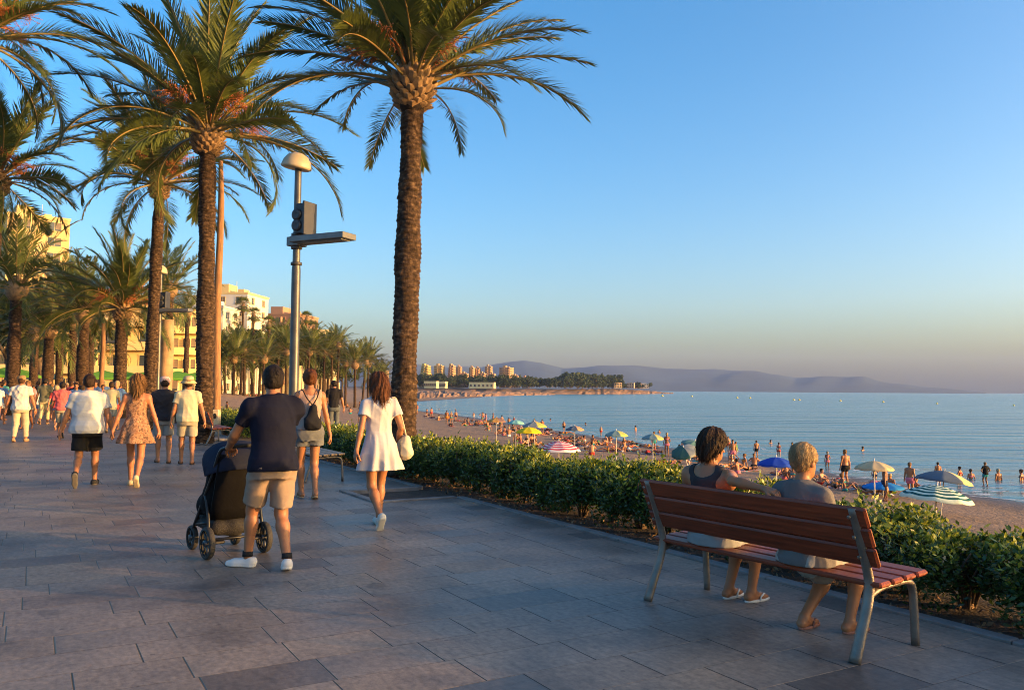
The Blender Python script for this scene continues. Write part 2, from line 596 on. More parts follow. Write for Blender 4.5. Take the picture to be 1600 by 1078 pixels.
    def eyes(s):
        out = []
        for sd in (-1, 1):
            mb = MB()
            mb.lathe([(.001, -.011), (.008, -.008), (.011, 0), (.008, .008), (.001, .011)], 8, 0, T(*(s.Mh @ Vector((sd * .031, .077, .012)))))
            mb.v = [tuple(c * s.k for c in p) for p in mb.v]
            out.append(mb.mesh('eye', mat('eye_dark', (.03, .02, .015), .2)))
        return out

    # ---- garments
    def _uplane(s, z, sign):
        Mi = np.array(s.Mi, float)
        return lambda P: sign * ((P @ Mi[2, :3] + Mi[2, 3]) - z)

    def shirt(s, m, hem=.86, sleeve=.55, name='shirt', neck=1.445, infl=.014, loose=.01, amp=.0095, sleeveless=False, scoop=0.0):
        tab = [(z, a + loose * (1.6 if z < 1.0 else 1 if z < 1.3 else .4), b + loose * (1.8 if z < 1.0 else 1 if z < 1.3 else .4), c) for z, a, b, c in s.tab]
        P = [profile(tab, .03, infl, s.Mi)] + s.bust(infl)
        if hem < .93: P.append(ell(s.M @ Vector((0, -.06, .90)), (.14, .085, .085), .05, infl))
        cuts = [s._uplane(hem, -1)]
        if sleeveless:
            for nm in 'LR':
                o = cone(s.M @ Vector((0, -.018, 1.44)), s.M @ Vector(((-1 if nm == 'L' else 1) * .125, -.015, 1.425)), .055, .05, .03, infl * .8)
                P.append(o)
        else:
            P += s.traps(infl)
            for nm in 'LR':
                S, el, wr = s.arm[nm]; g = 1.0 if s.sex == 'm' else .86; ff = .6 + .4 * s.fat
                tgt = S + (el - S) * min(sleeve, 1.0)
                e2 = tgt + ((wr - el) * (sleeve - 1.0) if sleeve > 1 else Vector((0, 0, 0)))
                P.append(ell(S + Vector((0, 0, -.012)), (.056 * g * ff, .06 * g * ff, .058 * g), .04, infl * .8))
                c1 = cone(S - Vector((0, 0, .02)), tgt, .050 * g * ff, .054 * g * ff, .02, infl)
                if sleeve > 1: P += [c1, cap(cone(tgt, e2, .05 * g, .04 * g, .02, infl), e2, (wr - el).normalized())]
                else: P.append(cap(c1, tgt, (el - S).normalized()))
        subs = [cone(s.M @ Vector((0, .0, neck + .02)), s.M @ Vector((0, .03, neck + .2)), .066 + scoop * .5, .09, .01)]
        if scoop: subs.append(ell(s.M @ Vector((0, -.03, neck + .005)), (.075 + scoop, .12, .035 + scoop), .01))
        if sleeveless:
            for nm in 'LR': subs.append(cone(s.arm[nm][0] + Vector(((-1 if nm == 'L' else 1) * .015, 0, .03)), s.arm[nm][0] + Vector(((-1 if nm == 'L' else 1) * .02, 0, -.12)), .048, .045, .01))
        return s.out([surf(P, s.res, cuts + s.seat_cut(), folds(amp, s.seed), subs)], name, m)

    def shorts(s, m, length=.8, waist=1.0, name='shorts', infl=.016, flare=.022, amp=.007):
        """length: 0..1 along the thigh, 1..2 down the shin"""
        tab = [r for r in s.tab if r[0] < 1.06]
        P = [profile(tab, .03, infl, s.Mi)]
        cuts = [s._uplane(waist, 1)]
        for nm in 'LR':
            h, kn, an, fd, fu = s.leg[nm]; ff = .5 + .5 * s.fat
            t = min(length, 1.0); e = h + (kn - h) * t
            rr = (.085 + (.055 - .085) * t) * ff + (flare if length <= 1 else flare * .5)
            c1 = cone(h, e, .088 * ff, rr, .035, infl)
            P.append(cap(c1, e, (kn - h).normalized()) if length <= 1 else c1)
            gl = h + Vector((0, -.045, -.01))
            P.append(ell(gl, (.084 * ff, .078 * ff, .085), .04, infl))
            if length > 1:
                e2 = kn + (an - kn) * (length - 1)
                P.append(cap(cone(kn, e2, .064, .060 - .012 * (length - 1), .03, infl * .8), e2, (an - kn).normalized()))
                cb = kn + (an - kn) * .3 - Vector((0, .012, 0))
                if length > 1.3: P.append(cone(cb, cb + (an - kn) * .15, .05, .045, .03, infl * .6))
        return s.out([surf(P, s.res, cuts + s.seat_cut(), folds(amp, s.seed + 5, 22))], name, m)

    def dress(s, m, hem=.62, flare=.25, name='dress', top='sleeves', waist=1.10, amp=.006, pleats=9, scoop=0.0, sway=0.0):
        dz = s.p['hz'] - .915
        infl = .012
        tab = [(z, a, b, c) for z, a, b, c in s.tab if z >= waist - .02]
        P = [profile(tab, .03, infl, s.Mi)] + s.bust(infl)
        wa = [r for r in s.tab if abs(r[0] - 1.10) < .01][0]
        sk = [(hem, .16 + flare * .55, .13 + flare * .42, sway), (.85, .195 + flare * .1, .155 + flare * .12, -.02), (.95, .182 + flare * .03, .145 + flare * .03, -.016), (waist, wa[1] + .014, wa[2] + .014, .004), (waist + .04, wa[1] + .01, wa[2] + .01, .004)]
        pl = lambda th, z: .014 * np.sin(th * pleats + 2.2 * np.sin(th * 2 + s.seed)) * np.clip((waist - z) / .3, 0, 1.3)
        P.append(profile(sk, .02, 0, s.Mi, None, pl))
        P.append(ell(s.M @ Vector((0, -.055, .90)), (.15, .085, .085), .05, .012))
        cuts = [s._uplane(hem, -1)]
        subs = [cone(s.M @ Vector((0, .0, 1.465)), s.M @ Vector((0, .03, 1.64)), .062, .09, .01)]
        if top == 'sleeves':
            P += s.traps(infl)
            for nm in 'LR':
                S, el, wr = s.arm[nm]; tgt = S + (el - S) * .5
                P.append(cap(cone(S - Vector((0, 0, .015)), tgt, .046, .056, .03, infl), tgt, (el - S).normalized()))
        else:
            cuts.append(s._uplane(1.37, 1))
        V = surf(P, s.res, cuts, folds(amp, s.seed + 3, 24), subs)
        return s.out([V], name, m)

    def shoe(s, nm, m, sole=None):
        h, kn, an, fd, fu = s.leg[nm]
        P = [cone(an - fd * .045 - fu * .035, an - fd * .03 - fu * .06, .042, .040, .02), cone(an - fd * .02 - fu * .03, an + fd * .10 - fu * .048, .040, .034, .03), cone(an - fd * .03 - fu * .058, an + fd * .12 - fu * .058, .038, .040, .02), cone(an + fd * .11 - fu * .055, an + fd * .175 - fu * .058, .040, .028, .02)]
        up, q = A3(fu), A3(an - fu * .082)
        q2 = A3(an + fu * .005)
        V, Q = surf(P, min(s.res, .009), [lambda P_: -((P_ - q) @ up), lambda P_: (P_ - q2) @ up])
        low = ((V - q) @ up) < .024
        mi = low[Q].all(1).astype(int)
        return s.out([(V, Q)], 'shoe', [m, sole or m], mi)

    def sandal(s, nm, m):
        h, kn, an, fd, fu = s.leg[nm]; sdv = fd.cross(fu)
        mb = MB()
        rings = []
        for zz, sc in ((-.086, .96), (-.083, 1), (-.072, 1), (-.068, .97)):
            r = []
            for i in range(18):
                a = 2 * math.pi * i / 18
                yy = math.cos(a); xx = math.sin(a) * (.044 - .004 * yy)
                r.append(tuple((an + fd * (.065 + .135 * yy * sc) + sdv * xx * sc + fu * zz) * s.k))
            rings.append(r)
        mb.loft(rings, 0)
        k = s.k
        for sg in (-1, 1):
            pts = [an + fd * .155 - fu * .045, an + fd * .12 + sdv * sg * .02 - fu * .028, an + fd * .07 + sdv * sg * .038 - fu * .045, an + fd * .05 + sdv * sg * .044 - fu * .075]
            mb.tube([p * k for p in pts], .007 * k, 6)
        return mb.mesh('sandal', m)

    def hair(s, m, style='short', name='hair', seed=0):
        L = lambda x, y, z: s.Mh @ Vector((x, y, z))
        Mi = np.array(s.Mh.inverted(), float)
        loc = lambda P: P @ Mi[:3, :3].T + Mi[:3, 3]
        th = {'buzz': .006, 'short': .009, 'crop': .010, 'bob': .03, 'long': .022, 'bun': .014, 'medium': .02}[style]
        P = [ell(L(0, -.012, .037), (.077, .094, .089), .02, th, s.Mh)]
        if style in ('buzz', 'short', 'crop', 'bun'):
            P.append(ell(L(0, -.033, -.015), (.068, .068, .06), .03, th * .3, s.Mh))
        if style == 'crop': P.append(ell(L(0, -.03, .05), (.076, .088, .083), .03, .012, s.Mh))
        if style == 'bun': P += [ell(L(0, -.105, .055), (.042, .036, .042), .02, 0, s.Mh)]
        if style == 'bob':
            P += [ell(L(0, -.03, -.02), (.088, .085, .085), .04, .008, s.Mh), ell(L(0, -.055, -.075), (.066, .05, .055), .04, .004, s.Mh)]
        if style == 'medium':
            P += [ell(L(0, -.03, -.03), (.088, .08, .09), .04, .006, s.Mh), cone(L(0, -.06, -.05), L(0, -.085, -.19), .082, .060, .05), cone(L(-.05, -.04, -.05), L(-.075, -.06, -.19), .05, .035, .04), cone(L(.05, -.04, -.05), L(.075, -.06, -.19), .05, .035, .04)]
        if style == 'long':
            P += [ell(L(0, -.03, -.03), (.086, .08, .09), .04, .004, s.Mh), cone(L(0, -.06, -.05), L(0, -.10, -.30), .078, .050, .05), cone(L(-.045, -.05, -.08), L(-.08, -.085, -.30), .05, .025, .04), cone(L(.045, -.05, -.08), L(.07, -.085, -.33), .05, .025, .04), cone(L(0, -.09, -.25), L(.01, -.13, -.46), .058, .022, .05), cone(L(-.05, -.085, -.25), L(-.055, -.11, -.42), .035, .015, .04)]
        def face(P_):
            q = loc(P_)
            # keep what lies behind/above the hairline
            d1 = (q[..., 1] - .045) * .75 - (q[..., 2] - .03) * .66 - .02
            if style in ('buzz', 'short', 'crop', 'bun'):
                d2 = -(q[..., 2] + .085 - .25 * np.clip(q[..., 1] + .06, 0, .2)) + .0 * q[..., 0]
                d3 = np.minimum(.012 - np.abs(np.abs(q[..., 0]) - .09) , .02) * 0 - 1
                d1 = np.maximum(d1, d2)
                # around the ears
                e = .034 - np.sqrt((q[..., 1] - .01) ** 2 + (q[..., 2] + .02) ** 2)
                e = np.where(np.abs(q[..., 0]) > .045, e, -1)
                d1 = np.maximum(d1, e)
            return d1
        gr = {'buzz': .0008, 'short': .002, 'crop': .0028, 'bob': .005, 'long': .009, 'bun': .003, 'medium': .006}[style]
        def strands(P_):
            q = loc(P_)
            a = np.arctan2(q[..., 0], -q[..., 1] + .02)
            if style in ('long', 'medium', 'bob'):
                return gr * np.sin(a * 16 + 3 * np.sin(q[..., 2] * 14 + seed) + 2 * np.sin(a * 5)) + gr * .6 * np.sin(a * 37 + 5 * np.sin(q[..., 2] * 9))
            return gr * np.sin(q[..., 0] * 95 + 3 * np.sin(q[..., 2] * 40 + seed)) * np.sin(q[..., 2] * 80 + 2.5 * np.sin(q[..., 0] * 50)) + gr * .7 * np.sin(a * 13 + q[..., 2] * 30)
        V, Q = surf(P, min(s.res, .009), [face], strands)
        if s.res > .0125: return s.out([(V, Q)], name, m)
        r = np.random.default_rng(seed + 5)
        nrm = np.zeros_like(V); fn_ = np.cross(V[Q[:, 2]] - V[Q[:, 0]], V[Q[:, 3]] - V[Q[:, 1]])
        for j in range(4): np.add.at(nrm, Q[:, j], fn_)
        nrm /= np.linalg.norm(nrm, axis=1)[:, None] + 1e-9
        long_ = style in ('long', 'medium', 'bob')
        top = A3(L(0, -.045, .13)); n = 1500 if long_ else 1100
        SV, SQ = [], []
        for i in r.integers(0, len(V), n):
            p = V[i].copy(); nn = nrm[i]
            d = (p - top) * np.array([1, 1, .6]) + np.array([0, 0, -.10 if long_ else -.03]) + r.normal(size=3) * .022
            d -= nn * (d @ nn); d /= np.linalg.norm(d) + 1e-9
            ln = (r.uniform(.022, .05) if style == 'bob' else r.uniform(.045, .09) if long_ else r.uniform(.018, .036)); sd = np.cross(d, nn) * r.uniform(.0014, .0028)
            b0 = len(SV)
            for k, t in enumerate((0, .35, .7, 1.0)):
                q = p + d * ln * t + nn * (.001 + (.007 if style in ('long', 'medium') else .0045) * t * (1 - .55 * t) * r.uniform(.4, 1.5)) + np.array([0, 0, -.25 * ln * t * t if long_ else 0]); w = sd * (1 - .75 * t)
                SV += [q - w, q + w]
            SQ += [[b0 + 2 * k, b0 + 2 * k + 1, b0 + 2 * k + 3, b0 + 2 * k + 2] for k in range(3)]
        return s.out([(V, Q), (np.array(SV), np.array(SQ))], name, m)

    def hat(s, m, kind='bucket', band=None):
        mb = MB(); M = s.Mh @ T(0, -.01, .055) @ Matrix.Rotation(R_(6), 4, 'X')
        if kind == 'bucket':
            mb.lathe([(.150, -.045), (.155, -.042), (.100, .005), (.094, .05), (.086, .078), (.05, .092), (.001, .094)], 28, 0, M, False)
            mb.lathe([(.1005, .008), (.1035, .01), (.1015, .03), (.097, .031)], 28, 1, M, False, False)
        else:
            mb.lathe([(.097, -.02), (.099, .01), (.092, .055), (.06, .083), (.001, .09)], 28, 0, M, False)
            rings = []
            for zz in (-.018, -.010):
                r = []
                for i in range(15):
                    a = math.pi * i / 14
                    r.append(tuple(M @ Vector((.085 * math.cos(a), .06 + .10 * math.sin(a), zz + .012 * math.sin(a) - .0))))
                rings.append(r)
            mb.loft(rings, 0)
        mb.v = [tuple(c * s.k for c in p) for p in mb.v]
        return mb.mesh('hat', [m, band or m])


SKIN = {}


def skin(tone):
    c = {'tan': (.31, .130, .058), 'fair': (.42, .205, .115), 'brown': (.20, .082, .040), 'red': (.36, .140, .062)}[tone]
    return mat('skin_' + tone, c, .5, .10, 9, .06, 90, spec=.4)


def hairmat(n):
    c = {'black': (.016, .011, .009), 'dark': (.035, .019, .011), 'brown': (.06, .028, .014), 'auburn': (.10, .035, .014), 'blond': (.27, .175, .085), 'grey': (.35, .26, .15), 'darkblond': (.17, .085, .032)}[n]
    return mat('hair_' + n, c, .6, .4, 30, .5, 130, stretch=(1, 1, .25), spec=.18)


def dress_person(F, name, loc, rz, label, sk, hairs, garments, shoes=None, hat=None, hands=True, eyes=True, group=None):
    """body mesh is the thing; hair, clothes and shoes are its children"""
    o = mesh_obj('person', F.body(skin(sk), hands, feet=not (shoes and shoes[0] == 'shoe')), None, loc, rz)
    tag(o, label, 'person', group)
    if hairs: mesh_obj('hair', F.hair(hairmat(hairs[1]), hairs[0], seed=F.seed), o)
    for g in garments: mesh_obj(g.name.split('.')[0], g, o)
    if shoes:
        for nm in 'LR':
            if shoes[0] == 'shoe': mesh_obj('shoe', F.shoe(nm, shoes[1], shoes[2] if len(shoes) > 2 else None), o)
            else: mesh_obj('sandal', F.sandal(nm, shoes[1]), o)
    if hat: mesh_obj('hat', hat, o)
    if eyes:
        for e in F.eyes(): mesh_obj('eye', e, o)
    return o
# ------------------------------------------------------------------ light, sky, camera
SUN_EL, SUN_AZ = R_(5.8), math.atan2(.965, -.26)          # azimuth clockwise from +y
TO_SUN = Vector((math.sin(SUN_AZ) * math.cos(SUN_EL), math.cos(SUN_AZ) * math.cos(SUN_EL), math.sin(SUN_EL)))
world = bpy.data.worlds.new('World'); scene.world = world; world.use_nodes = True
_nt = world.node_tree; _bg = _nt.nodes['Background']
sky = _nt.nodes.new('ShaderNodeTexSky'); sky.sky_type = 'NISHITA'; sky.sun_disc = False
sky.sun_elevation = SUN_EL; sky.sun_rotation = SUN_AZ
sky.air_density = 0.7; sky.dust_density = 3.9; sky.ozone_density = 1.3; sky.altitude = 0
_hs = _nt.nodes.new('ShaderNodeHueSaturation'); _hs.inputs['Saturation'].default_value = 1.47; _hs.inputs['Value'].default_value = 1.0
_nt.links.new(sky.outputs[0], _hs.inputs['Color']); _nt.links.new(_hs.outputs[0], _bg.inputs['Color']); _bg.inputs['Strength'].default_value = .15
sl = bpy.data.lights.new('sun', 'SUN'); sl.energy = 2.6; sl.angle = R_(.6); sl.color = (1.0, .55, .215)
so = bpy.data.objects.new('sun', sl); COL.objects.link(so); so.rotation_euler = TO_SUN.to_track_quat('Z', 'Y').to_euler()
so.location = TO_SUN * 50

cd = bpy.data.cameras.new('camera'); co = bpy.data.objects.new('camera', cd); COL.objects.link(co); scene.camera = co
cd.sensor_width = 36; cd.lens = FPX / 1600 * 36; cd.clip_start = .05; cd.clip_end = 60000
_m = Matrix((( _r.x, _u.x, -_f.x, 0), (_r.y, _u.y, -_f.y, 0), (_r.z, _u.z, -_f.z, CAMH), (0, 0, 0, 1)))
co.matrix_world = _m
scene.view_settings.view_transform = 'Standard'; scene.view_settings.look = 'None'
scene.view_settings.exposure = 2.06; scene.view_settings.gamma = 1
scene.cycles.use_denoising = True; scene.cycles.filter_width = 1.0
scene.cycles.max_bounces = 6; scene.cycles.diffuse_bounces = 3; scene.cycles.glossy_bounces = 3; scene.cycles.transparent_max_bounces = 12
scene.cycles.volume_bounces = 0
scene.cycles.sample_clamp_indirect = 6

WATER = -3.8
# ------------------------------------------------------------------ terrain
_spx = [(1600, 784), (1506, 770), (1400, 754), (1300, 739), (1137, 713), (991, 690), (853, 670), (740, 652), (647, 640.5), (620, 630)]
SHORE = [Vector((44, -160, 0)), Vector((36, -40, 0)), Vector((31, 12, 0))] + [G(x, y, WATER) for x, y in _spx]
SHORE += [Vector((-10, 640, 0)), Vector((-20, 1400, 0))]
SHORE = [Vector((p.x, p.y, 0)) for p in SHORE]
_S = np.array([(p.x, p.y) for p in SHORE])


def shore_dist(X, Y):
    """signed distance inland from the waterline (positive on land)"""
    P = np.stack([np.asarray(X, float), np.asarray(Y, float)], -1)
    best = np.full(P.shape[:-1], 1e9); sg = np.ones(P.shape[:-1])
    for a, b in zip(_S[:-1], _S[1:]):
        ab = b - a; t = np.clip(((P - a) @ ab) / (ab @ ab), 0, 1)
        q = a + t[..., None] * ab; d = np.sqrt(((P - q) ** 2).sum(-1))
        cr = ab[0] * (P[..., 1] - a[1]) - ab[1] * (P[..., 0] - a[0])
        k = d < best - 1e-9
        best = np.where(k, d, best); sg = np.where(k, np.sign(cr), sg)
    return best * sg


def sstep(a, b, x):
    t = np.clip((x - a) / (b - a), 0, 1); return t * t * (3 - 2 * t)


def land_z(X, Y):
    X = np.asarray(X, float); Y = np.asarray(Y, float)
    s = shore_dist(X, Y); u = -.5 * X + .866 * Y
    z = WATER + np.where(s > 0, .75 * sstep(-3, 22, s) - .0 + .012 * np.clip(s, 0, 40), .05 * s)
    z = np.where(s > 0, z - .75 * float(sstep(-3, 22, np.array(0.0))), z)
    z = z + sstep(55, 120, u) * sstep(12, 55, s) * 3.35
    z = z + np.where(s > 0, .04 * np.sin(X * .9 + 1.3 * np.sin(Y * .5)) * np.sin(Y * .8) * sstep(0, 8, s), 0)
    return np.maximum(z, -12)


def land(p):
    return float(land_z(np.array(p[0]), np.array(p[1])))


def on_sand(px, py):
    """the point of the beach (or sea surface) seen at a pixel"""
    z = -3.2
    for _ in range(14):
        p = G(px, py, z); z = max(land(p), WATER)
    return Vector((p.x, p.y, z))


def sand_mat():
    m, nt, b = new_mat('sand'); h = NT(nt)
    tc = h.n('ShaderNodeTexCoord').outputs['Object']
    n1 = h.noise(tc, .35, 5, .6); n2 = h.noise(tc, 9, 6, .65)
    c = h.ramp(n1, [(.3, (.25, .17, .115)), (.7, (.34, .235, .165))])
    c2 = h.ramp(n2, [(.35, (.55, .5, .46)), (.6, (1, 1, 1))])
    c = h.mix(.85, c, c2, 'MULTIPLY')
    # wet sand by the water
    geo = h.n('ShaderNodeNewGeometry'); sep = h.n('ShaderNodeSeparateXYZ'); nt.links.new(geo.outputs['Position'], sep.inputs[0])
    wet = h.math('SUBTRACT', 1.0, h.math('MULTIPLY', h.math('SUBTRACT', sep.outputs[2], WATER), 6.0)); wet = h.math('MINIMUM', h.math('MAXIMUM', wet, 0.0), 1.0)
    c = h.mix(wet, c, (.075, .055, .045, 1))
    nt.links.new(c, b.inputs['Base Color'])
    nt.links.new(h.math('SUBTRACT', .95, h.math('MULTIPLY', wet, .62)), b.inputs['Roughness'])
    b.inputs['Specular IOR Level'].default_value = .25
    n3 = h.noise(tc, 2.2, 5, .7)
    nt.links.new(h.bump(n3, .9, .16, h.bump(n2, .8, .04)), b.inputs['Normal'])
    return m


def build_land():
    xs = np.concatenate([np.linspace(-420, -140, 30), np.linspace(-134, 60, 150), np.linspace(64, 120, 8)])
    ys = np.concatenate([np.linspace(-160, 0, 24), np.linspace(2, 200, 150), np.linspace(206, 560, 60)])
    X, Y = np.meshgrid(xs, ys, indexing='ij')
    Z = land_z(X, Y)
    v = .866 * X + .5 * Y; u = -.5 * X + .866 * Y
    under = (v < 7.4) & (u < 112)
    Z = np.where(under, np.minimum(Z, -.35), Z)
    n, m = X.shape
    I = np.arange(n * m).reshape(n, m)
    Q = np.stack([I[:-1, :-1], I[1:, :-1], I[1:, 1:], I[:-1, 1:]], -1).reshape(-1, 4)
    me = np_mesh('ground', np.stack([X, Y, Z], -1).reshape(-1, 3), [Q], sand_mat())
    return tag(mesh_obj('ground', me), kind='structure')


def paving_mat():
    m, nt, b = new_mat('paving'); h = NT(nt)
    tc = h.n('ShaderNodeTexCoord').outputs['Object']
    sep = h.n('ShaderNodeSeparateXYZ'); nt.links.new(tc, sep.inputs[0])
    # the sheet's own axes are u (along) and v (across)
    wob = h.math('MULTIPLY', h.math('SUBTRACT', h.noise(tc, .5, 2), .5), .02)
    u = h.math('ADD', h.math('MULTIPLY', sep.outputs[0], 1 / .40), wob); v = sep.outputs[1]
    row = h.math('FLOOR', u); fu = h.math('FRACT', u)
    wn = h.n('ShaderNodeTexWhiteNoise', noise_dimensions='1D'); nt.links.new(row, wn.inputs['W'])
    r1 = wn.outputs['Value']
    wlen = h.math('ADD', .54, h.math('MULTIPLY', r1, .26))              # slab length differs from row to row
    vv = h.math('DIVIDE', h.math('ADD', v, h.math('MULTIPLY', r1, 7.31)), wlen)
    colm = h.math('FLOOR', vv); fv = h.math('FRACT', vv)
    wn2 = h.n('ShaderNodeTexWhiteNoise', noise_dimensions='2D'); nt.links.new(h.combine(row, colm), wn2.inputs['Vector'])
    rnd = wn2.outputs['Value']
    base = h.ramp(rnd, [(.0, (.13, .11, .098)), (.035, (.15, .127, .112)), (.08, (.215, .178, .148)), (.5, (.25, .205, .168)), (.8, (.225, .185, .153)), (.9, (.275, .215, .163)), (.97, (.275, .228, .187)), (1.0, (.18, .15, .13))])
    n1 = h.noise(tc, 1.1, 6, .6); n2 = h.noise(tc, 22, 5, .7); n3 = h.noise(h.mapping(tc, (2.2, 9, 1)), 3.0, 4, .6)
    n0 = h.noise(h.mapping(tc, (1.6, .8, 1)), .42, 5, .6)
    c = h.mix(.95, base, h.ramp(n1, [(.32, (.50, .51, .55)), (.5, (.95, .93, .92)), (.68, (1.22, 1.16, 1.1))]), 'MULTIPLY')
    c = h.mix(.6, c, h.ramp(n0, [(.35, (.68, .72, .78)), (.62, (1.15, 1.08, 1.0))]), 'MULTIPLY')
    c = h.mix(.85, c, h.ramp(n2, [(.32, (.62, .62, .63)), (.68, (1.3, 1.28, 1.25))]), 'MULTIPLY')
    c = h.mix(.35, c, h.ramp(n3, [(.35, (.6, .6, .62)), (.6, (1.1, 1.1, 1.1))]), 'MULTIPLY')
    # stains
    st = h.ramp(h.noise(tc, 3.1, 3, .45), [(.66, (0, 0, 0)), (.72, (1, 1, 1))])
    c = h.mix(h.math('MULTIPLY', st, .45), c, (.05, .045, .043, 1))
    spots = h.n('ShaderNodeTexVoronoi'); spots.inputs['Scale'].default_value = 3.4; nt.links.new(tc, spots.inputs['Vector'])
    sp = h.math('LESS_THAN', spots.outputs['Distance'], .055)
    c = h.mix(h.math('MULTIPLY', sp, .5), c, (.04, .037, .036, 1))
    # joints: dark between the ends of slabs, thin between the rows
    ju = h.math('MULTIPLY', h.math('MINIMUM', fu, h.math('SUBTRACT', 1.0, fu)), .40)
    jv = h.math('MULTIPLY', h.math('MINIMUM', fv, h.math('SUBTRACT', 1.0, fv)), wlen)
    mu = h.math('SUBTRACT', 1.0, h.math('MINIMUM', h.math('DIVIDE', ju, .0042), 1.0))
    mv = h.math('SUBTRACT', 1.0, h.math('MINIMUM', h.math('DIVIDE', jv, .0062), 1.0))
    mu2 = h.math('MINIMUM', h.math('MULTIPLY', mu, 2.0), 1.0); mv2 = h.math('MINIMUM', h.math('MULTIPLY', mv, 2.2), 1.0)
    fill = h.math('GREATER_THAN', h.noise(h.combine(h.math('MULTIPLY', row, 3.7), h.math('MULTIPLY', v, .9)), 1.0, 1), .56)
    ju_c = h.mix(fill, (.05, .042, .038, 1), (.46, .33, .22, 1))  # pale stretches are sunlit slab edges painted into the joint colour
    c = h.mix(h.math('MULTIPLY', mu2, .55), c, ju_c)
    c = h.mix(h.math('MULTIPLY', mv2, .85), c, (.022, .019, .018, 1))
    jm = h.math('MAXIMUM', h.math('MULTIPLY', mu, .6), mv)
    nt.links.new(c, b.inputs['Base Color'])
    rr = h.math('ADD', .30, h.math('MULTIPLY', n1, .24)); rr = h.math('ADD', rr, h.math('MULTIPLY', rnd, .12))
    nt.links.new(rr, b.inputs['Roughness']); b.inputs['Specular IOR Level'].default_value = .34
    # each slab is tilted a little, with rounded arrises
    tilt = h.math('ADD', h.math('MULTIPLY', h.math('SUBTRACT', rnd, .5), h.math('MULTIPLY', fu, .006)), h.math('MULTIPLY', h.math('SUBTRACT', r1, .5), h.math('MULTIPLY', fv, .004)))
    hh = h.math('SUBTRACT', tilt, h.math('MULTIPLY', jm, .008)); hh = h.math('ADD', hh, h.math('MULTIPLY', n2, .0022)); hh = h.math('ADD', hh, h.math('MULTIPLY', n1, .006))
    nt.links.new(h.bump(hh, .8, 1.0), b.inputs['Normal'])
    return m


PITS = [(10.8, 12.2), (24.3, 25.9), (37.6, 39.2), (50.5, 52)]


def uv_obj(name, me, parent=None):
    """object whose x axis runs along the promenade (u) and y axis towards the sea (v) - left handed in plan, so y is mirrored"""
    o = mesh_obj(name, me, parent)
    o.matrix_world = Matrix(((UX.x, VX.x, 0, 0), (UX.y, VX.y, 0, 0), (0, 0, 1, 0), (0, 0, 0, 1)))
    return o


def build_promenade():
    # axes of the sheet: x = -v (towards land) rotated so that it stays right handed: use (u, w=-v)
    us = sorted([-45, 112] + [q for p in PITS for q in p]); V = []; Fq = []
    W0, W1, W2 = 90.0, -4.2, -5.33
    for u in us: V += [(u, W2, 0), (u, W1, 0), (u, W0, 0)]
    for i in range(len(us) - 1):
        a, c = i * 3, (i + 1) * 3
        Fq.append((a + 1, c + 1, c + 2, a + 2))
        if (us[i], us[i + 1]) not in PITS: Fq.append((a, c, c + 1, a + 1))
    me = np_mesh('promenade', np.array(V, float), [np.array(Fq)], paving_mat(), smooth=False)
    o = tag(mesh_obj('promenade', me, None, (0, 0, 0), math.atan2(UX.y, UX.x)), kind='structure')
    # earth bed
    soil = mat('soil', (.062, .040, .026), .95, .4, 7, .9, 40)
    mb = MB()
    n = 90
    for i in range(n):
        u0, u1 = -45 + 157 * i / n, -45 + 157 * (i + 1) / n
        mb.quad((u0, -7.36, -.03), (u1, -7.36, -.03), (u1, -3.6, -.03), (u0, -3.6, -.03))
    e = mb.build('soil', soil, None, (0, 0, 0), o.rotation_euler.z); tag(e, kind='structure')
    k = MB()
    u = -45
    seg = []
    for p in PITS + [(112, 112)]:
        seg.append((u, p[0])); u = p[1]
    for a, c in seg:
        q = a
        while q < c - .05:
            e2 = min(q + 1.0, c); k.box(((q + e2) / 2, -5.385, -.02), (e2 - q - .008, .11, .088), bev=.008); q = e2
    for a, c in PITS:
        k.box(((a + c) / 2, -4.145, -.02), (c - a + .2, .11, .088), bev=.008)
        for e3 in (a + .05, c - .05): k.box((e3, -4.77, -.02), (.10, 1.12, .086), bev=.008)
    kb = k.build('kerb', mat('kerb_stone', (.17, .155, .145), .7, .25, 4, .3, 40), None, (0, 0, 0), o.rotation_euler.z); tag(kb, kind='structure')
    w = MB(); w.box((30, -7.55, -1.75), (160, .36, 3.62), bev=.03)
    wo = w.build('retaining_wall', mat('wall_stone', (.30, .25, .2), .9, .3, 2, .6, 12), None, (0, 0, 0), o.rotation_euler.z)
    tag(wo, 'low stone retaining wall between the hedge bed and the beach', 'wall')
    return o


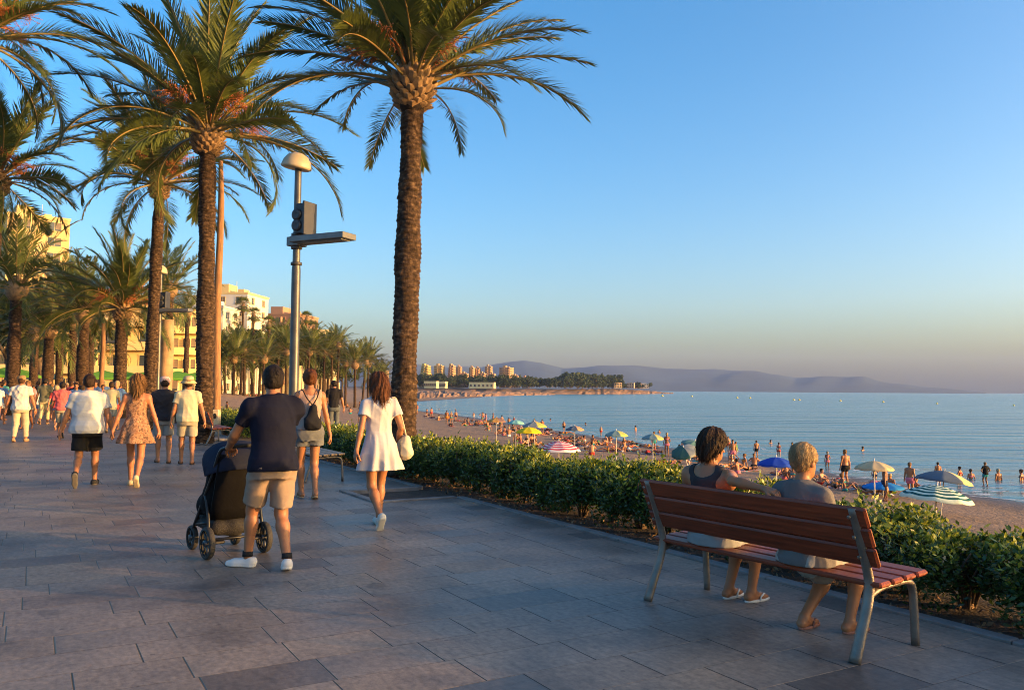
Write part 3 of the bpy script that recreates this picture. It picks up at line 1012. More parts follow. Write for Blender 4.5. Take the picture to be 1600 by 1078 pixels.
def build_sea():
    m, nt, b = new_mat('sea'); h = NT(nt)
    tc = h.n('ShaderNodeTexCoord').outputs['Object']
    ang = R_(-22)
    c1 = h.mapping(tc, (1, .22, 1), (0, 0, ang)); c2 = h.mapping(tc, (.25, 1.0, 1), (0, 0, R_(-62)))
    r = R_(-58)
    w1 = h.noise(h.mapping(tc, (.16, 1.0, 1), (0, 0, R_(33))), .55, 4, .55)
    w2 = h.noise(h.mapping(tc, (.35, 1.0, 1), (0, 0, R_(25))), 2.1, 3, .55)
    w3 = h.noise(h.mapping(tc, (.10, 1.0, 1), (0, 0, R_(30))), .09, 3, .5)
    w4 = h.noise(h.mapping(tc, (.10, 1.0, 1), (0, 0, R_(36))), .16, 2, .5)
    hh = h.math('ADD', h.math('MULTIPLY', w1, .62), h.math('MULTIPLY', w2, .14)); hh = h.math('ADD', hh, h.math('MULTIPLY', w3, 1.2)); hh = h.math('ADD', hh, h.math('MULTIPLY', w4, 3.6))
    nt.links.new(h.bump(hh, .62, 1.0), b.inputs['Normal'])
    col = h.ramp(w3, [(.35, (.06, .17, .20)), (.65, (.10, .24, .26))])
    nt.links.new(col, b.inputs['Base Color'])
    b.inputs['Roughness'].default_value = .16; b.inputs['IOR'].default_value = 1.33
    V = [(-60, -400, WATER), (13000, -400, WATER), (13000, 13500, WATER), (-6000, 13500, WATER), (-900, 700, WATER)]
    me = np_mesh('sea', np.array([(-500, -400, WATER), (10500, -400, WATER), (10500, 10600, WATER), (-6000, 10600, WATER), (-6000, 1200, WATER)], float), [np.array([[0, 1, 2, 3, 4]])], m, smooth=False)
    return tag(mesh_obj('sea', me), kind='structure')


def build_foam():
    """the wash: broken lines of foam where small waves run up the sand"""
    m, nt, b = new_mat('foam'); h = NT(nt)
    tc = h.n('ShaderNodeTexCoord').outputs['Object']
    n = h.noise(tc, 1.3, 6, .7)
    a = h.ramp(n, [(.46, (0, 0, 0)), (.60, (1, 1, 1))])
    b.inputs['Base Color'].default_value = (.72, .72, .72, 1); b.inputs['Roughness'].default_value = .8
    nt.links.new(h.math('MULTIPLY', a, .75), b.inputs['Alpha'])
    pts = spline([Vector((p.x, p.y, 0)) for p in SHORE[1:-2]], 26)
    r = np.random.default_rng(3)
    V, Q = [], []
    for off0, wd in ((-.2, .9), (-3.2, .7), (-7.0, .45)):
        base = len(V)
        for i, p in enumerate(pts):
            t = (pts[min(i + 1, len(pts) - 1)] - pts[max(i - 1, 0)]).normalized(); nn = Vector((-t.y, t.x, 0))
            o = off0 + .8 * math.sin(i * .37 + off0) + .4 * math.sin(i * .93 + 2 * off0)
            ww = wd * (.35 + .65 * abs(math.sin(i * .21 + off0 * 3)))
            for s in (-.5, .5):
                q = p + nn * (o + s * ww); V.append((q.x, q.y, WATER + .012))
        for i in range(len(pts) - 1):
            Q.append((base + 2 * i, base + 2 * i + 1, base + 2 * i + 3, base + 2 * i + 2))
    # the first strip lies on the sloping wet sand
    V = np.array(V, float); V[:, 2] = np.maximum(V[:, 2], land_z(V[:, 0], V[:, 1]) + .02)
    return tag(mesh_obj('foam', np_mesh('foam', V, [np.array(Q)], m, smooth=False)), kind='stuff')


def ridge(name, prof, d0, depth, matr, seed, kind='structure'):
    """a range of hills: skyline given as (direction px, skyline px), built at distance d0 with real depth"""
    r = np.random.default_rng(seed)
    px = np.linspace(prof[0][0], prof[-1][0], 240)
    py = np.interp(px, [p[0] for p in prof], [p[1] for p in prof])
    rows = 26; V = []
    nz = sum(np.sin(np.outer(np.linspace(0, 1, rows), np.ones(240)) * k1 * 3 + np.linspace(0, 1, 240)[None, :] * k2 * 14 + ph) / (1 + abs(k2) * .35) for k1, k2, ph in r.normal(size=(14, 3)) * np.array([1.2, 4, 3]))
    for i in range(rows):
        t = i / (rows - 1)                         # 0 front foot, .6 crest, 1 back
        hgt = math.sin(min(t / .62, 1) * math.pi / 2) ** 1.3 if t < .62 else 1 - ((t - .62) / .38) ** 1.6
        for j in range(240):
            d = d0 + depth * (t - .62)
            p = atd(px[j], py[j], d0)
            top = max(p.z, 2.0)
            z = WATER - 3 + (top - WATER + 3) * hgt * (1 + (.10 * nz[i, j] * math.sin(math.pi * min(t / .62, 1)) if t < .62 else 0))
            V.append((p.x * d / d0, d, z))
    I = np.arange(rows * 240).reshape(rows, 240)
    Q = np.stack([I[:-1, :-1], I[:-1, 1:], I[1:, 1:], I[1:, :-1]], -1).reshape(-1, 4)
    return tag(mesh_obj(name, np_mesh(name, np.array(V), [Q], matr)), kind=kind)


def build_far():
    hm = mat('hazed_scrub', (.022, .048, .078), .95, .3, .004, 0)  # blue of the distance haze painted into the scrub's base colour
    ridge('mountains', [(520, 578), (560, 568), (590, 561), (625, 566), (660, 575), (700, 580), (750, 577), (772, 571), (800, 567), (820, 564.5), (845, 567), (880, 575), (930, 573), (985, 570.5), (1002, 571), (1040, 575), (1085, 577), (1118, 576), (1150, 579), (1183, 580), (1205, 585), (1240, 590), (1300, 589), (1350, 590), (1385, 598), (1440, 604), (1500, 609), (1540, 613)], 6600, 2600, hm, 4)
    rock = mat('rock', (.20, .115, .07), .95, .45, .06, .8, .35)
    r = np.random.default_rng(5)

    def head(pts, name):
        """pts: (px, near distance, far distance, plateau height)"""
        V = []; n = 90; rows = 12
        P = np.array(pts, float); t = np.linspace(0, 1, n)
        px = np.interp(t, np.linspace(0, 1, len(P)), P[:, 0]); dn = np.interp(t, np.linspace(0, 1, len(P)), P[:, 1]); df = np.interp(t, np.linspace(0, 1, len(P)), P[:, 2]); ht = np.interp(t, np.linspace(0, 1, len(P)), P[:, 3])
        dn = dn + r.normal(size=n) * 4
        for i in range(rows):
            f = i / (rows - 1)
            for j in range(n):
                d = dn[j] + (df[j] - dn[j]) * f ** 1.4
                w = ray(px[j], 600); x = w.x / w.y * d
                z = WATER - 1.0 + (ht[j] + 1) * min(1, (f * 3.2)) ** .7 * (1 if f < .95 else .2) + (r.normal() * .45 if 0 < i < rows - 1 else 0) * (1 if f < .5 else .3)
                V.append((x, d, z))
        I = np.arange(rows * n).reshape(rows, n)
        Q = np.stack([I[:-1, :-1], I[:-1, 1:], I[1:, 1:], I[1:, :-1]], -1).reshape(-1, 4)
        tag(mesh_obj(name, np_mesh(name, np.array(V), [Q], rock, smooth=False)), kind='structure')
    head([(520, 330, 600, 3.4), (600, 360, 700, 3.4), (655, 390, 720, 3.4), (700, 480, 760, 3.2), (760, 600, 800, 3.0), (820, 740, 860, 2.4), (868, 860, 880, .6)], 'rocky_spit')
    head([(480, 760, 1500, 7), (600, 780, 1500, 7), (700, 800, 1500, 6.5), (800, 860, 1500, 6), (900, 980, 1500, 6), (960, 1080, 1500, 7), (1010, 1200, 1450, 4.5), (1052, 1330, 1400, 1)], 'headland')


def build_haze():
    mb = MB(); mb.box((2200, 5000, 218), (17600, 11400, 463))        # bottom a metre under the sea bed, top above the hills
    m = bpy.data.materials.new('haze'); m.use_nodes = True; nt = m.node_tree
    for n in list(nt.nodes):
        if n.type != 'OUTPUT_MATERIAL': nt.nodes.remove(n)
    v = nt.nodes.new('ShaderNodeVolumePrincipled')
    v.inputs['Color'].default_value = (.40, .56, .98, 1); v.inputs['Density'].default_value = HAZE; v.inputs['Anisotropy'].default_value = 0.0
    nt.links.new(v.outputs[0], nt.nodes['Material Output'].inputs['Volume'])
    o = mb.build('haze', m)
    return tag(o, kind='stuff')


HAZE = 0.65e-4
# ------------------------------------------------------------------ palms
LEAF = lambda: mat('palm_leaf', (.100, .125, .030), .5, .30, 1.2, 0, 60, spec=.35, trans=.28)
RACH = lambda: mat('palm_rachis', (.22, .15, .045), .5, .25, 3, 0)


def frond_mesh(L=3.0, droop=1.1, nl=60, seed=0, ll=.42, w=.024, tw=0.0, low=False, name='frond'):
    r = np.random.default_rng(seed)
    n = 26 if not low else 10
    pts, tans = [Vector((0, 0, 0))], []
    for i in range(n):
        s = (i + .5) / n
        a = -droop * (s ** 1.5)
        side = tw * s * s
        t = Vector((math.cos(a) * math.cos(side), math.cos(a) * math.sin(side), math.sin(a)))
        tans.append(t); pts.append(pts[-1] + t * (L / n))
    tans.append(tans[-1])
    mb = MB()
    rad = [(.025 if not low else .016) * (1 - s) ** 1.2 * (L / 3.0) + .005 for s in np.linspace(0, 1, n + 1)]
    mb.tube(pts, rad, 5 if not low else 3, 1, None, 1.25)
    V, T3, Q4 = [], [], []

    def at(s):
        f = s * n; i = min(int(f), n - 1); q = f - i
        return pts[i].lerp(pts[i + 1], q), tans[i].lerp(tans[min(i + 1, n)], q).normalized()
    for k in range(nl):
        s = .15 + .85 * (k + r.uniform(-.3, .3)) / nl; s = min(max(s, .12), .998)
        p, t = at(s)
        y = Vector((0, 1, 0)); y = (y - t * y.dot(t)).normalized(); up = t.cross(y)
        if up.z < 0: up = -up
        env = min(1, (s - .08) / .25) * (1 - .62 * max(0, (s - .45) / .55) ** 1.5)
        for sd in (-1, 1):
            fa = R_(62 - 36 * s + r.normal() * 5); v = R_(24 + r.normal() * 11)
            ln = ll * env * r.uniform(.85, 1.1) * (L / 3.0)
            d = t * math.cos(fa) + (y * sd * math.cos(v) + up * math.sin(v)) * math.sin(fa)
            wd = t.cross(d).cross(d).normalized()
            wn = (d.cross(up)).normalized(); wd = (wn * .8 + up * .3 * sd).normalized()
            ww = w * (.7 + .3 * env) * (L / 3.0)
            m1 = p + d * ln * .45; e = p + d * ln - Vector((0, 0, .10 * ln))
            b = len(V)
            V += [p - wd * ww * .3, p + wd * ww * .3, m1 + wd * ww * .5, m1 - wd * ww * .5, e]
            Q4.append((b, b + 1, b + 2, b + 3)); T3.append((b + 3, b + 2, b + 4))
    mb.add(V, Q4 + T3, 0, False)
    return mb


_FR = {}


def fronds(key):
    if key in _FR: return _FR[key]
    out = []
    for i, (dr, tw) in enumerate(((.5, .05), (.8, -.08), (1.1, .1), (1.45, -.12), (1.9, .15))):
        out.append(frond_mesh(3.0, dr, 104, 10 + i, .56, .031, tw).mesh('frond', [LEAF(), RACH()]))
    _FR[key] = out
    return out


def trunk_mesh(h, r0, r1, seed=0, nth=64, pitch=.082, cells=5, lean=(0, 0), amp=.036, dz=.02):
    n = int(h / dz); th = np.linspace(0, 2 * np.pi, nth, endpoint=False); z = np.linspace(-.15, h, n)
    TH, Z = np.meshgrid(th, z)
    r = np.random.default_rng(seed)
    row = np.floor(Z / pitch); fz = Z / pitch - row
    jit = r.uniform(0, 1, (int(h / pitch) + 10, cells + 2))
    Zs = Z + .022 * np.sin(TH * 2 + Z * 3.1 + seed) + .012 * np.sin(TH * 5 + 7 * Z)
    row = np.floor(Zs / pitch); fz = Zs / pitch - row
    x = TH / (2 * np.pi) * cells + np.mod(row * .37 + .21 * np.sin(row * 2.3), 1.0)
    cx = np.floor(x).astype(int); fx = x - cx
    j = jit[np.clip(row.astype(int) + 3, 0, jit.shape[0] - 1), cx % cells]
    scale = (1 - .75 * np.abs(2 * fx - 1) ** 5) * (.25 + .75 * (1 - fz) ** .6 * np.clip(fz * 5, 0, 1)) * (.55 + .75 * j)
    R = r0 + (r1 - r0) * np.clip(Z / h, 0, 1) + amp * scale + .10 * r0 * np.exp(-np.clip(Z, 0, 9) / .35) + .012 * np.sin(Z * 1.7 + seed) + .010 * np.sin(Z * 5.1 + 2 * TH)
    lx = lean[0] * (np.clip(Z, 0, 99) / h) ** 1.3; ly = lean[1] * (np.clip(Z, 0, 99) / h) ** 1.3
    V = np.stack([R * np.cos(TH) + lx, R * np.sin(TH) + ly, Z], -1).reshape(-1, 3)
    I = np.arange(n * nth).reshape(n, nth); J = np.roll(I, -1, 1)
    Q = np.stack([I[:-1], J[:-1], J[1:], I[1:]], -1).reshape(-1, 4)
    return np_mesh('trunk', V, [Q], bark_mat())


def bark_mat():
    if 'bark' in _MC: return _MC['bark']
    m, nt, b = new_mat('palm_bark'); h = NT(nt)
    tc = h.n('ShaderNodeTexCoord').outputs['Object']
    n1 = h.noise(h.mapping(tc, (1, 1, 1.6)), 9, 5, .65); n2 = h.noise(h.mapping(tc, (1, 1, .15)), 60, 3, .6)
    c = h.ramp(n1, [(.36, (.020, .012, .008)), (.56, (.070, .042, .026)), (.74, (.21, .13, .075))])
    c = h.mix(.6, c, h.ramp(n2, [(.3, (.5, .5, .5)), (.7, (1.2, 1.2, 1.2))]), 'MULTIPLY')
    nt.links.new(c, b.inputs['Base Color']); b.inputs['Roughness'].default_value = .9; b.inputs['Specular IOR Level'].default_value = .2
    nt.links.new(h.bump(n2, .6, .02, h.bump(n1, .5, .03)), b.inputs['Normal'])
    _MC['bark'] = m
    return m


def boot_mesh(r, seed=0, n=96, hgt=.66):
    """the swollen head of old leaf bases under the fronds"""
    rr = np.random.default_rng(seed); mb = MB()
    mb.lathe([(r * .45, -.12), (r * .62, .0), (r * .80, hgt * .25), (r * .84, hgt * .5), (r * .66, hgt * .8), (r * .35, hgt * 1.05), (r * .1, hgt * 1.2)], 20, 1)
    for k in range(n):
        f = (k + .5) / n; a = k * 2.39996
        z = -.06 + f * hgt * 1.0
        prof = np.interp(z / hgt, [-.1, 0, .25, .5, .8, 1.05], [.50, .64, .82, .86, .68, .37]) * r
        el = R_(18 + 55 * f + rr.normal() * 5); L = (.105 + .11 * f) * rr.uniform(.7, 1.35) * r / .42; w = .078 * rr.uniform(.8, 1.2) * r / .42
        M = Rz(a) @ T(prof * .93, 0, z) @ Matrix.Rotation(-el, 4, 'Y')
        rings = []
        for x, q, tk in ((-.03, 1.1, .042), (L * .5, 1.0, .036), (L, .60, .018)):
            rings.append([(x, -w * q, 0), (x, 0, -tk), (x, w * q, 0), (x, 0, tk * 1.1)])
        mb.loft(rings, 0, True, True, False, M)
    return mb


def fruit_mesh(seed):
    r = np.random.default_rng(seed); mb = MB()
    stem = spline([(0, 0, 0), (.35, 0, .22), (.75, 0, .16), (.95, 0, -.02)], 6)
    mb.tube(stem, .014, 5)
    for k in range(46):
        p = stem[-1 - int(r.integers(0, 9))]
        q = p + Vector((r.uniform(-.05, .3), r.normal() * .13, r.uniform(-.42, .08)))
        mid = p.lerp(q, .5) + Vector((r.normal() * .03, r.normal() * .03, .05))
        mb.tube([p, mid, q], [.006, .006, .004], 3)
        for t in (.6, .8, 1.0):
            c = mid.lerp(q, t) + Vector((r.normal(), r.normal(), r.normal())) * .015
            mb.lathe([(.001, -.016), (.011, 0), (.001, .016)], 5, 0, T(*c))
    return mb


def near_palm(loc, h, r0, r1, cs, label, nfr=46, seed=0, lean=(0, 0), extra=(), boot=.42, trunk=None, droopy=0.0, fruit=13, lowest=100, vmax=4.2, group='palms along the promenade'):
    r = np.random.default_rng(seed)
    root = empty('palm_tree', loc, 0, label, 'palm tree', group)
    mesh_obj('trunk', trunk or trunk_mesh(h, r0, r1, seed, lean=lean), root)
    top = (lean[0], lean[1], h - .05)
    cr = mesh_obj('crown', boot_mesh(boot, seed).mesh('crown', [mat('leaf_base', (.25, .15, .07), .8, .35, 12, .5, 60), mat('leaf_fibre', (.03, .017, .010), .95, .3, 20, .6, 60)]), root, top)
    FR = fronds('near')
    for k in range(nfr):
        f = (k + .5) / nfr
        az = k * 2.39996 + r.normal() * .12
        el = R_(84 - lowest * f ** 1.15 + r.normal() * 6)
        if el < 0: el -= droopy
        vi = int(np.clip(f * vmax + r.normal() * .6 - (.2), 0, 4))
        sc = cs * r.uniform(.86, 1.08) * (.84 if f > .85 else 1)
        z0 = boot / .42 * (.78 - .36 * f)
        rad = boot * (.15 + .5 * f)
        o = mesh_obj('frond', FR[vi], cr)
        o.matrix_local = T(rad * math.cos(az), rad * math.sin(az), z0) @ Rz(az) @ Matrix.Rotation(-el, 4, 'Y') @ Matrix.Rotation(r.normal() * .35, 4, 'X') @ Matrix.Scale(sc, 4)
    for az, el, vi, sc in extra:
        o = mesh_obj('frond', FR[vi], cr)
        az, el = R_(az), R_(el)
        o.matrix_local = T(boot * .5 * math.cos(az), boot * .5 * math.sin(az), .3) @ Rz(az) @ Matrix.Rotation(-el, 4, 'Y') @ Matrix.Scale(sc, 4)
    for k in range(fruit):
        az = k * 2 * math.pi / max(fruit, 1) + r.normal() * .3
        if 'fruit' not in _FR: _FR['fruit'] = fruit_mesh(3).mesh('fruit_cluster', mat('palm_fruit', (.36, .105, .018), .55, .3, 9))
        o = mesh_obj('fruit_cluster', _FR['fruit'], cr)
        o.matrix_local = T(.2 * math.cos(az), .2 * math.sin(az), .55) @ Rz(az) @ Matrix.Rotation(-R_(50 + r.uniform(-30, 24)), 4, 'Y') @ Matrix.Scale(cs * r.uniform(.75, 1.05), 4)
    return root


def far_crown(seed, nfr=42, nl=32, cs=1.0, kind='date'):
    r = np.random.default_rng(seed); big = MB()
    big.lathe([(.22, -.35), (.36, -.15), (.40, .1), (.2, .45), (.01, .6)], 10, 2)
    for k in range(nfr):
        f = (k + .5) / nfr; az = k * 2.39996 + r.normal() * .15
        el = R_(86 - 94 * f ** 1.1 + r.normal() * 7)
        fr = frond_mesh(2.9 * cs * r.uniform(.8, 1.15), .55 + 1.15 * f + r.normal() * .15, nl, seed * 50 + k, .58, .05, r.normal() * .1, True)
        M = T(.2 * math.cos(az), .2 * math.sin(az), .3 * (1 - f)) @ Rz(az) @ Matrix.Rotation(-el, 4, 'Y')
        n = len(big.v); big.v += [tuple(M @ Vector(p)) for p in fr.v]; big.f += [tuple(i + n for i in q) for q in fr.f]; big.m += fr.m; big.s += fr.s
    return big.mesh('crown', [LEAF(), RACH(), mat('leaf_base', (.25, .15, .07))])


def fan_crown(seed, n=40):
    """thin fan palm: stiff fans on stalks"""
    r = np.random.default_rng(seed); mb = MB()
    mb.lathe([(.16, -1.2), (.34, -.7), (.36, -.3), (.2, .1), (.02, .3)], 9, 2)
    for k in range(n):
        f = (k + .5) / n; az = k * 2.39996; el = R_(80 - 125 * f + r.normal() * 6)
        d = Vector((math.cos(az) * math.cos(el), math.sin(az) * math.cos(el), math.sin(el)))
        y = Vector((-math.sin(az), math.cos(az), 0)); p = d * .75
        mb.tube([(0, 0, 0), p], .02, 3, 1)
        for j in range(11):
            a = R_(-75 + 15 * j); e = p + (d * math.cos(a) + y * math.sin(a)) * .72 - Vector((0, 0, .12 + .12 * abs(math.sin(a))))
            q = (e - p).normalized().cross(d.cross(y)).normalized() * .035; m1 = p.lerp(e, .5)
            mb.add([p, m1 + q, e, m1 - q], [(0, 1, 2, 3)], 0)
    return mb.mesh('crown', [LEAF(), RACH(), mat('dry_fan', (.20, .12, .06))])


_far = {}


def far_palm(loc, h, cs, label, group, vi=0, rz=0.0, fan=False, lean=0.0, r=.2):
    if not _far:
        _far['c'] = [far_crown(1), far_crown(2, 50), far_crown(3, 34, 30), far_crown(4, 46, 36, 1.05), far_crown(5, 38, 28, .9)]; _far['f'] = [fan_crown(5)]
        _far['t'] = trunk_mesh(6.0, .24, .19, 9, 18, .2, 7, amp=.03, dz=.07)
    root = empty('palm_tree', loc, rz, label, 'palm tree', group)
    t = mesh_obj('trunk', _far['t'], root); t.scale = (r / .2, r / .2, h / 6.0); t.rotation_euler = (0, lean, 0)
    c = mesh_obj('crown', _far['f'][0] if fan else _far['c'][vi % 5], root, (h * math.sin(lean), 0, h * math.cos(lean))); c.scale = (cs, cs, cs)
    return root


# ------------------------------------------------------------------ broad-leaved crowns and hedge
def leaf_cloud(mb, pts, size, r, mats=(0, 1, 2), pw=(.5, .35, .15), up=.3, asp=.42):
    for p in pts:
        d = Vector(r.normal(size=3)); d.z = abs(d.z) * .6 + up; d.normalize()
        n = Vector(r.normal(size=3)); n.z += .4; w = d.cross(n)
        if w.length < 1e-3: continue
        w.normalize(); s = size * r.uniform(.65, 1.25)
        a = p; b = p + d * s * .5 + w * s * asp * .5; c = p + d * s; e = p + d * s * .5 - w * s * asp * .5
        mb.add([a, b, c, e], [(0, 1, 2, 3)], int(r.choice(mats, p=pw)))


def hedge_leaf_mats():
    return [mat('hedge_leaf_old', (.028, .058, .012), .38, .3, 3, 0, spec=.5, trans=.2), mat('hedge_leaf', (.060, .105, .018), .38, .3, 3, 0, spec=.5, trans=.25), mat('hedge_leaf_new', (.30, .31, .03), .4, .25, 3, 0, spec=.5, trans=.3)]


def hedge_bush(seed, n=6000):
    """one bush: leafy from .2 to .75 m, bare branching stems below"""
    r = np.random.default_rng(seed); mb = MB()
    lumps = [(Vector((r.uniform(-.34, .34), r.uniform(-.46, .46), .16 + .33 * r.uniform(0, 1) ** .85)), r.uniform(.17, .27)) for _ in range(20)]
    k = 0
    while k < n:
        c, q = lumps[int(r.integers(0, 20))]
        d = Vector(r.normal(size=3)).normalized()
        p = c + d * q * r.uniform(.55, 1.05) ** .5
        if p.z < .03 + .05 * abs(p.x): continue
        if p.z > .60 + r.uniform(0, .05): p.z = .57 + r.uniform(-.04, .06)
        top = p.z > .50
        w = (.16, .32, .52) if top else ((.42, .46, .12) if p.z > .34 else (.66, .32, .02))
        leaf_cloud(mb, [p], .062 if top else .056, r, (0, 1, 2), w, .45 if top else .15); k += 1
    # a few whippy shoots above the clipped top
    for _ in range(9):
        b = Vector((r.uniform(-.35, .35), r.uniform(-.36, .36), .54)); tip = b + Vector((r.normal() * .04, r.normal() * .04, r.uniform(.08, .2)))
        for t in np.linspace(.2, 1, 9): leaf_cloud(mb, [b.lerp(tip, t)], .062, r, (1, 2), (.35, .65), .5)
    st = MB()
    for i in range(11):
        a = 2 * math.pi * i / 11 + r.normal() * .2; sp = r.uniform(.12, .32)
        pts = [(.03 * math.cos(a), .03 * math.sin(a), -.06), (sp * .35 * math.cos(a), sp * .35 * math.sin(a), .13), (sp * math.cos(a), sp * 1.1 * math.sin(a), .34), (sp * 1.1 * math.cos(a + .3), sp * 1.3 * math.sin(a + .3), .55)]
        st.tube(spline(pts, 3), [.017, .016, .014, .012, .011, .010, .009, .008, .007, .006][:10], 5)
        for j in range(2):
            e = Vector(pts[2]); st.tube([Vector(pts[1]).lerp(e, .6), e + Vector((r.normal() * .1, r.normal() * .1, .12))], [.008, .004], 4)
    return mb.mesh('bush', hedge_leaf_mats()), st.mesh('stem', mat('hedge_stem', (.085, .052, .03), .85, .3, 15, .3, 60))


def build_hedges():
    var = [hedge_bush(s) for s in (1, 2, 3, 4)]
    r = np.random.default_rng(8)

    def hedge(u0, u1, label, v=6.15, z=0.0, name='hedge'):
        root = empty('hedge', UV((u0 + u1) / 2, v), 0, label, 'hedge')
        n = int(round((u1 - u0) / .5))
        for i in range(n):
            u = u0 + (i + .5) * (u1 - u0) / n
            b, s = var[int(r.integers(0, 4))]
            p = UV(u + r.normal() * .03, v + r.normal() * .05, -.03) - UV((u0 + u1) / 2, v)
            o = mesh_obj('bush', b, root, p, r.uniform(0, 6.28)); k = r.uniform(.94, 1.07); o.scale = (k, k, k * r.uniform(1.0, 1.12) * (.86 if u < 5.2 else min(1.0, .86 + .07 * (u - 5.2))))
            q = mesh_obj('stem', s, o)
        return root
    hedge(-5.5, 12.4, 'long clipped green hedge in the earth bed behind the wooden bench')
    hedge(12.4, 24.2, 'clipped green hedge beyond the big palm, behind the woman in the white dress')
    hedge(26.2, 44, 'clipped green hedge beyond the leaning wooden pole, in front of the sand')
    # fallen leaves and litter in the bed
    mb = MB()
    for _ in range(2600):
        u = r.uniform(-3, 20); v = r.uniform(5.46, 6.0) + (r.uniform(0, 1.2) if r.random() < .5 else 0); p = UV(u, v, -.022 + r.uniform(0, .015))
        leaf_cloud(mb, [p], .05, r, (0, 1, 2), (.5, .3, .2), .02, .5)
    o = mb.build('leaf_litter', [mat('litter_brown', (.16, .085, .04), .8, .3, 5), mat('litter_tan', (.30, .18, .09), .8, .3, 5), mat('litter_dark', (.06, .04, .025), .9, .3, 5)])
    tag(o, kind='stuff')


def tree_meshes(seed, h=6.0, spread=2.6, n=2600, size=.34, dark=True, low=.48):
    r = np.random.default_rng(seed); mb = MB(); tr = MB()
    tr.tube(spline([(0, 0, -.2), (.1, 0, h * .25), (-.05, .1, h * .5), (0, 0, h * .75)], 4), [.22, .20, .18, .17, .16, .15, .14, .13, .12, .11, .10, .08, .06], 8)
    for i in range(7):
        a = i * 2.4; z = h * r.uniform(.35, .6)
        tr.tube(spline([(0, 0, z), (spread * .4 * math.cos(a), spread * .4 * math.sin(a), z + h * .15), (spread * .75 * math.cos(a), spread * .75 * math.sin(a), z + h * .22)], 3), [.09, .08, .07, .06, .05, .04, .03], 6)
    cl = [(Vector((r.normal() * spread * .45, r.normal() * spread * .45, h * r.uniform(low, .95))), r.uniform(.18, .36) * spread) for _ in range(20)]
    for k in range(n):
        c, q = cl[int(r.integers(0, 20))]; d = Vector(r.normal(size=3)).normalized()
        leaf_cloud(mb, [c + d * q * r.uniform(.3, 1) ** .6], size, r, (0, 1, 2), (.5, .38, .12), .1, .6)
    cols = ((.030, .052, .016), (.050, .075, .020), (.085, .105, .026)) if dark else ((.05, .075, .02), (.08, .10, .025), (.13, .14, .035))
    k = 'd' if dark else 'l'
    return tr.mesh('trunk', mat('tree_bark', (.11, .075, .05), .9, .3, 5, .4)), mb.mesh('crown', [mat('tree_leaf%d' % i + k, c, .6, .3, .8, 0, trans=.2) for i, c in enumerate(cols)])
# ------------------------------------------------------------------ street furniture
STEEL = lambda: mat('lamp_steel', (.085, .082, .08), .42, .2, 5, .1, 60, metal=.5)
DARKM = lambda: mat('dark_metal', (.055, .055, .06), .5, .15, 6, .1, 60, metal=.4)
CAST = lambda: mat('cast_metal', (.20, .165, .135), .45, .25, 8, .2, 90, metal=.5)


def wood_mat(name, col, rough=.5, coat=.08):
    if name in _MC: return _MC[name]
    m, nt, b = new_mat(name); h = NT(nt)
    tc = h.n('ShaderNodeTexCoord').outputs['Object']
    g = h.noise(h.mapping(tc, (1.2, 22, 22)), 2.2, 6, .6)
    oi = h.n('ShaderNodeObjectInfo').outputs['Random']
    a = tuple(c * .55 for c in col); bb = tuple(min(1, c * 1.5) for c in col)
    c = h.ramp(g, [(.3, a), (.55, col), (.75, bb)])
    c = h.mix(.5, c, h.ramp(oi, [(0, (.65, .62, .6)), (1, (1.3, 1.35, 1.35))]), 'MULTIPLY')
    nt.links.new(c, b.inputs['Base Color']); b.inputs['Roughness'].default_value = rough; b.inputs['Coat Weight'].default_value = coat; b.inputs['Coat Roughness'].default_value = .3; b.inputs['Specular IOR Level'].default_value = .3
    nt.links.new(h.bump(g, .25, .01), b.inputs['Normal'])
    _MC[name] = m
    return m


def bench(loc, rz, label, L=1.69, back=True, wm=None):
    root = empty('park_bench', loc, rz, label, 'bench', 'wooden benches facing the sea' if back else None)
    wm = wm or wood_mat('bench_wood', (.21, .040, .013))
    def plank(name, c, s, rx=0):
        mb = MB(); mb.box((0, 0, 0), s, 0, None, .012)
        o = mb.build(name, wm, root, c); o.rotation_euler = (rx, 0, 0)
        return o
    PL = L + .17
    for i in range(4): plank('seat_plank', (0, .20 + i * .132, .436 + .006 * i), (PL, .118, .034), R_(3))
    tilt = math.atan2(.20, .44)
    if back:
        for i, z in enumerate((.835, .715, .595)):
            plank('back_plank', (0, .155 - (z - .45) * .40 + .026, z), (PL, .032, .128), tilt)
    for sx in (-1, 1):
        mb = MB(); x = sx * L / 2
        pts = spline([(x, 0, 0), (x, .06, .14), (x, .13, .30), (x, .158, .43), (x, .125, .56), (x, .06, .73), (x, -.005, .885)] if back else [(x, 0, 0), (x, .04, .14), (x, .09, .30), (x, .13, .395), (x, .2, .41)], 4)
        n = len(pts)
        mb.tube(pts, [.040 - .012 * i / n for i in range(n)], 8, 0, None, .62)
        ft = spline([(x, .14, .36), (x, .25, .395), (x, .42, .405), (x, .555, .40), (x, .615, .35), (x, .630, .22), (x, .64, 0)], 4)
        mb.tube(ft, [.030] * 5 + [.029] * (len(ft) - 5), 8, 0, None, .7)
        # bolts through the planks
        if back:
            for z in (.835, .715, .595): mb.lathe([(.012, -.004), (.012, .004), (.006, .007)], 8, 0, T(x, .155 - (z - .45) * .40 - .036, z) @ Matrix.Rotation(R_(90) + tilt, 4, 'X'))
        mb.build('bench_leg', CAST(), root)
    return root


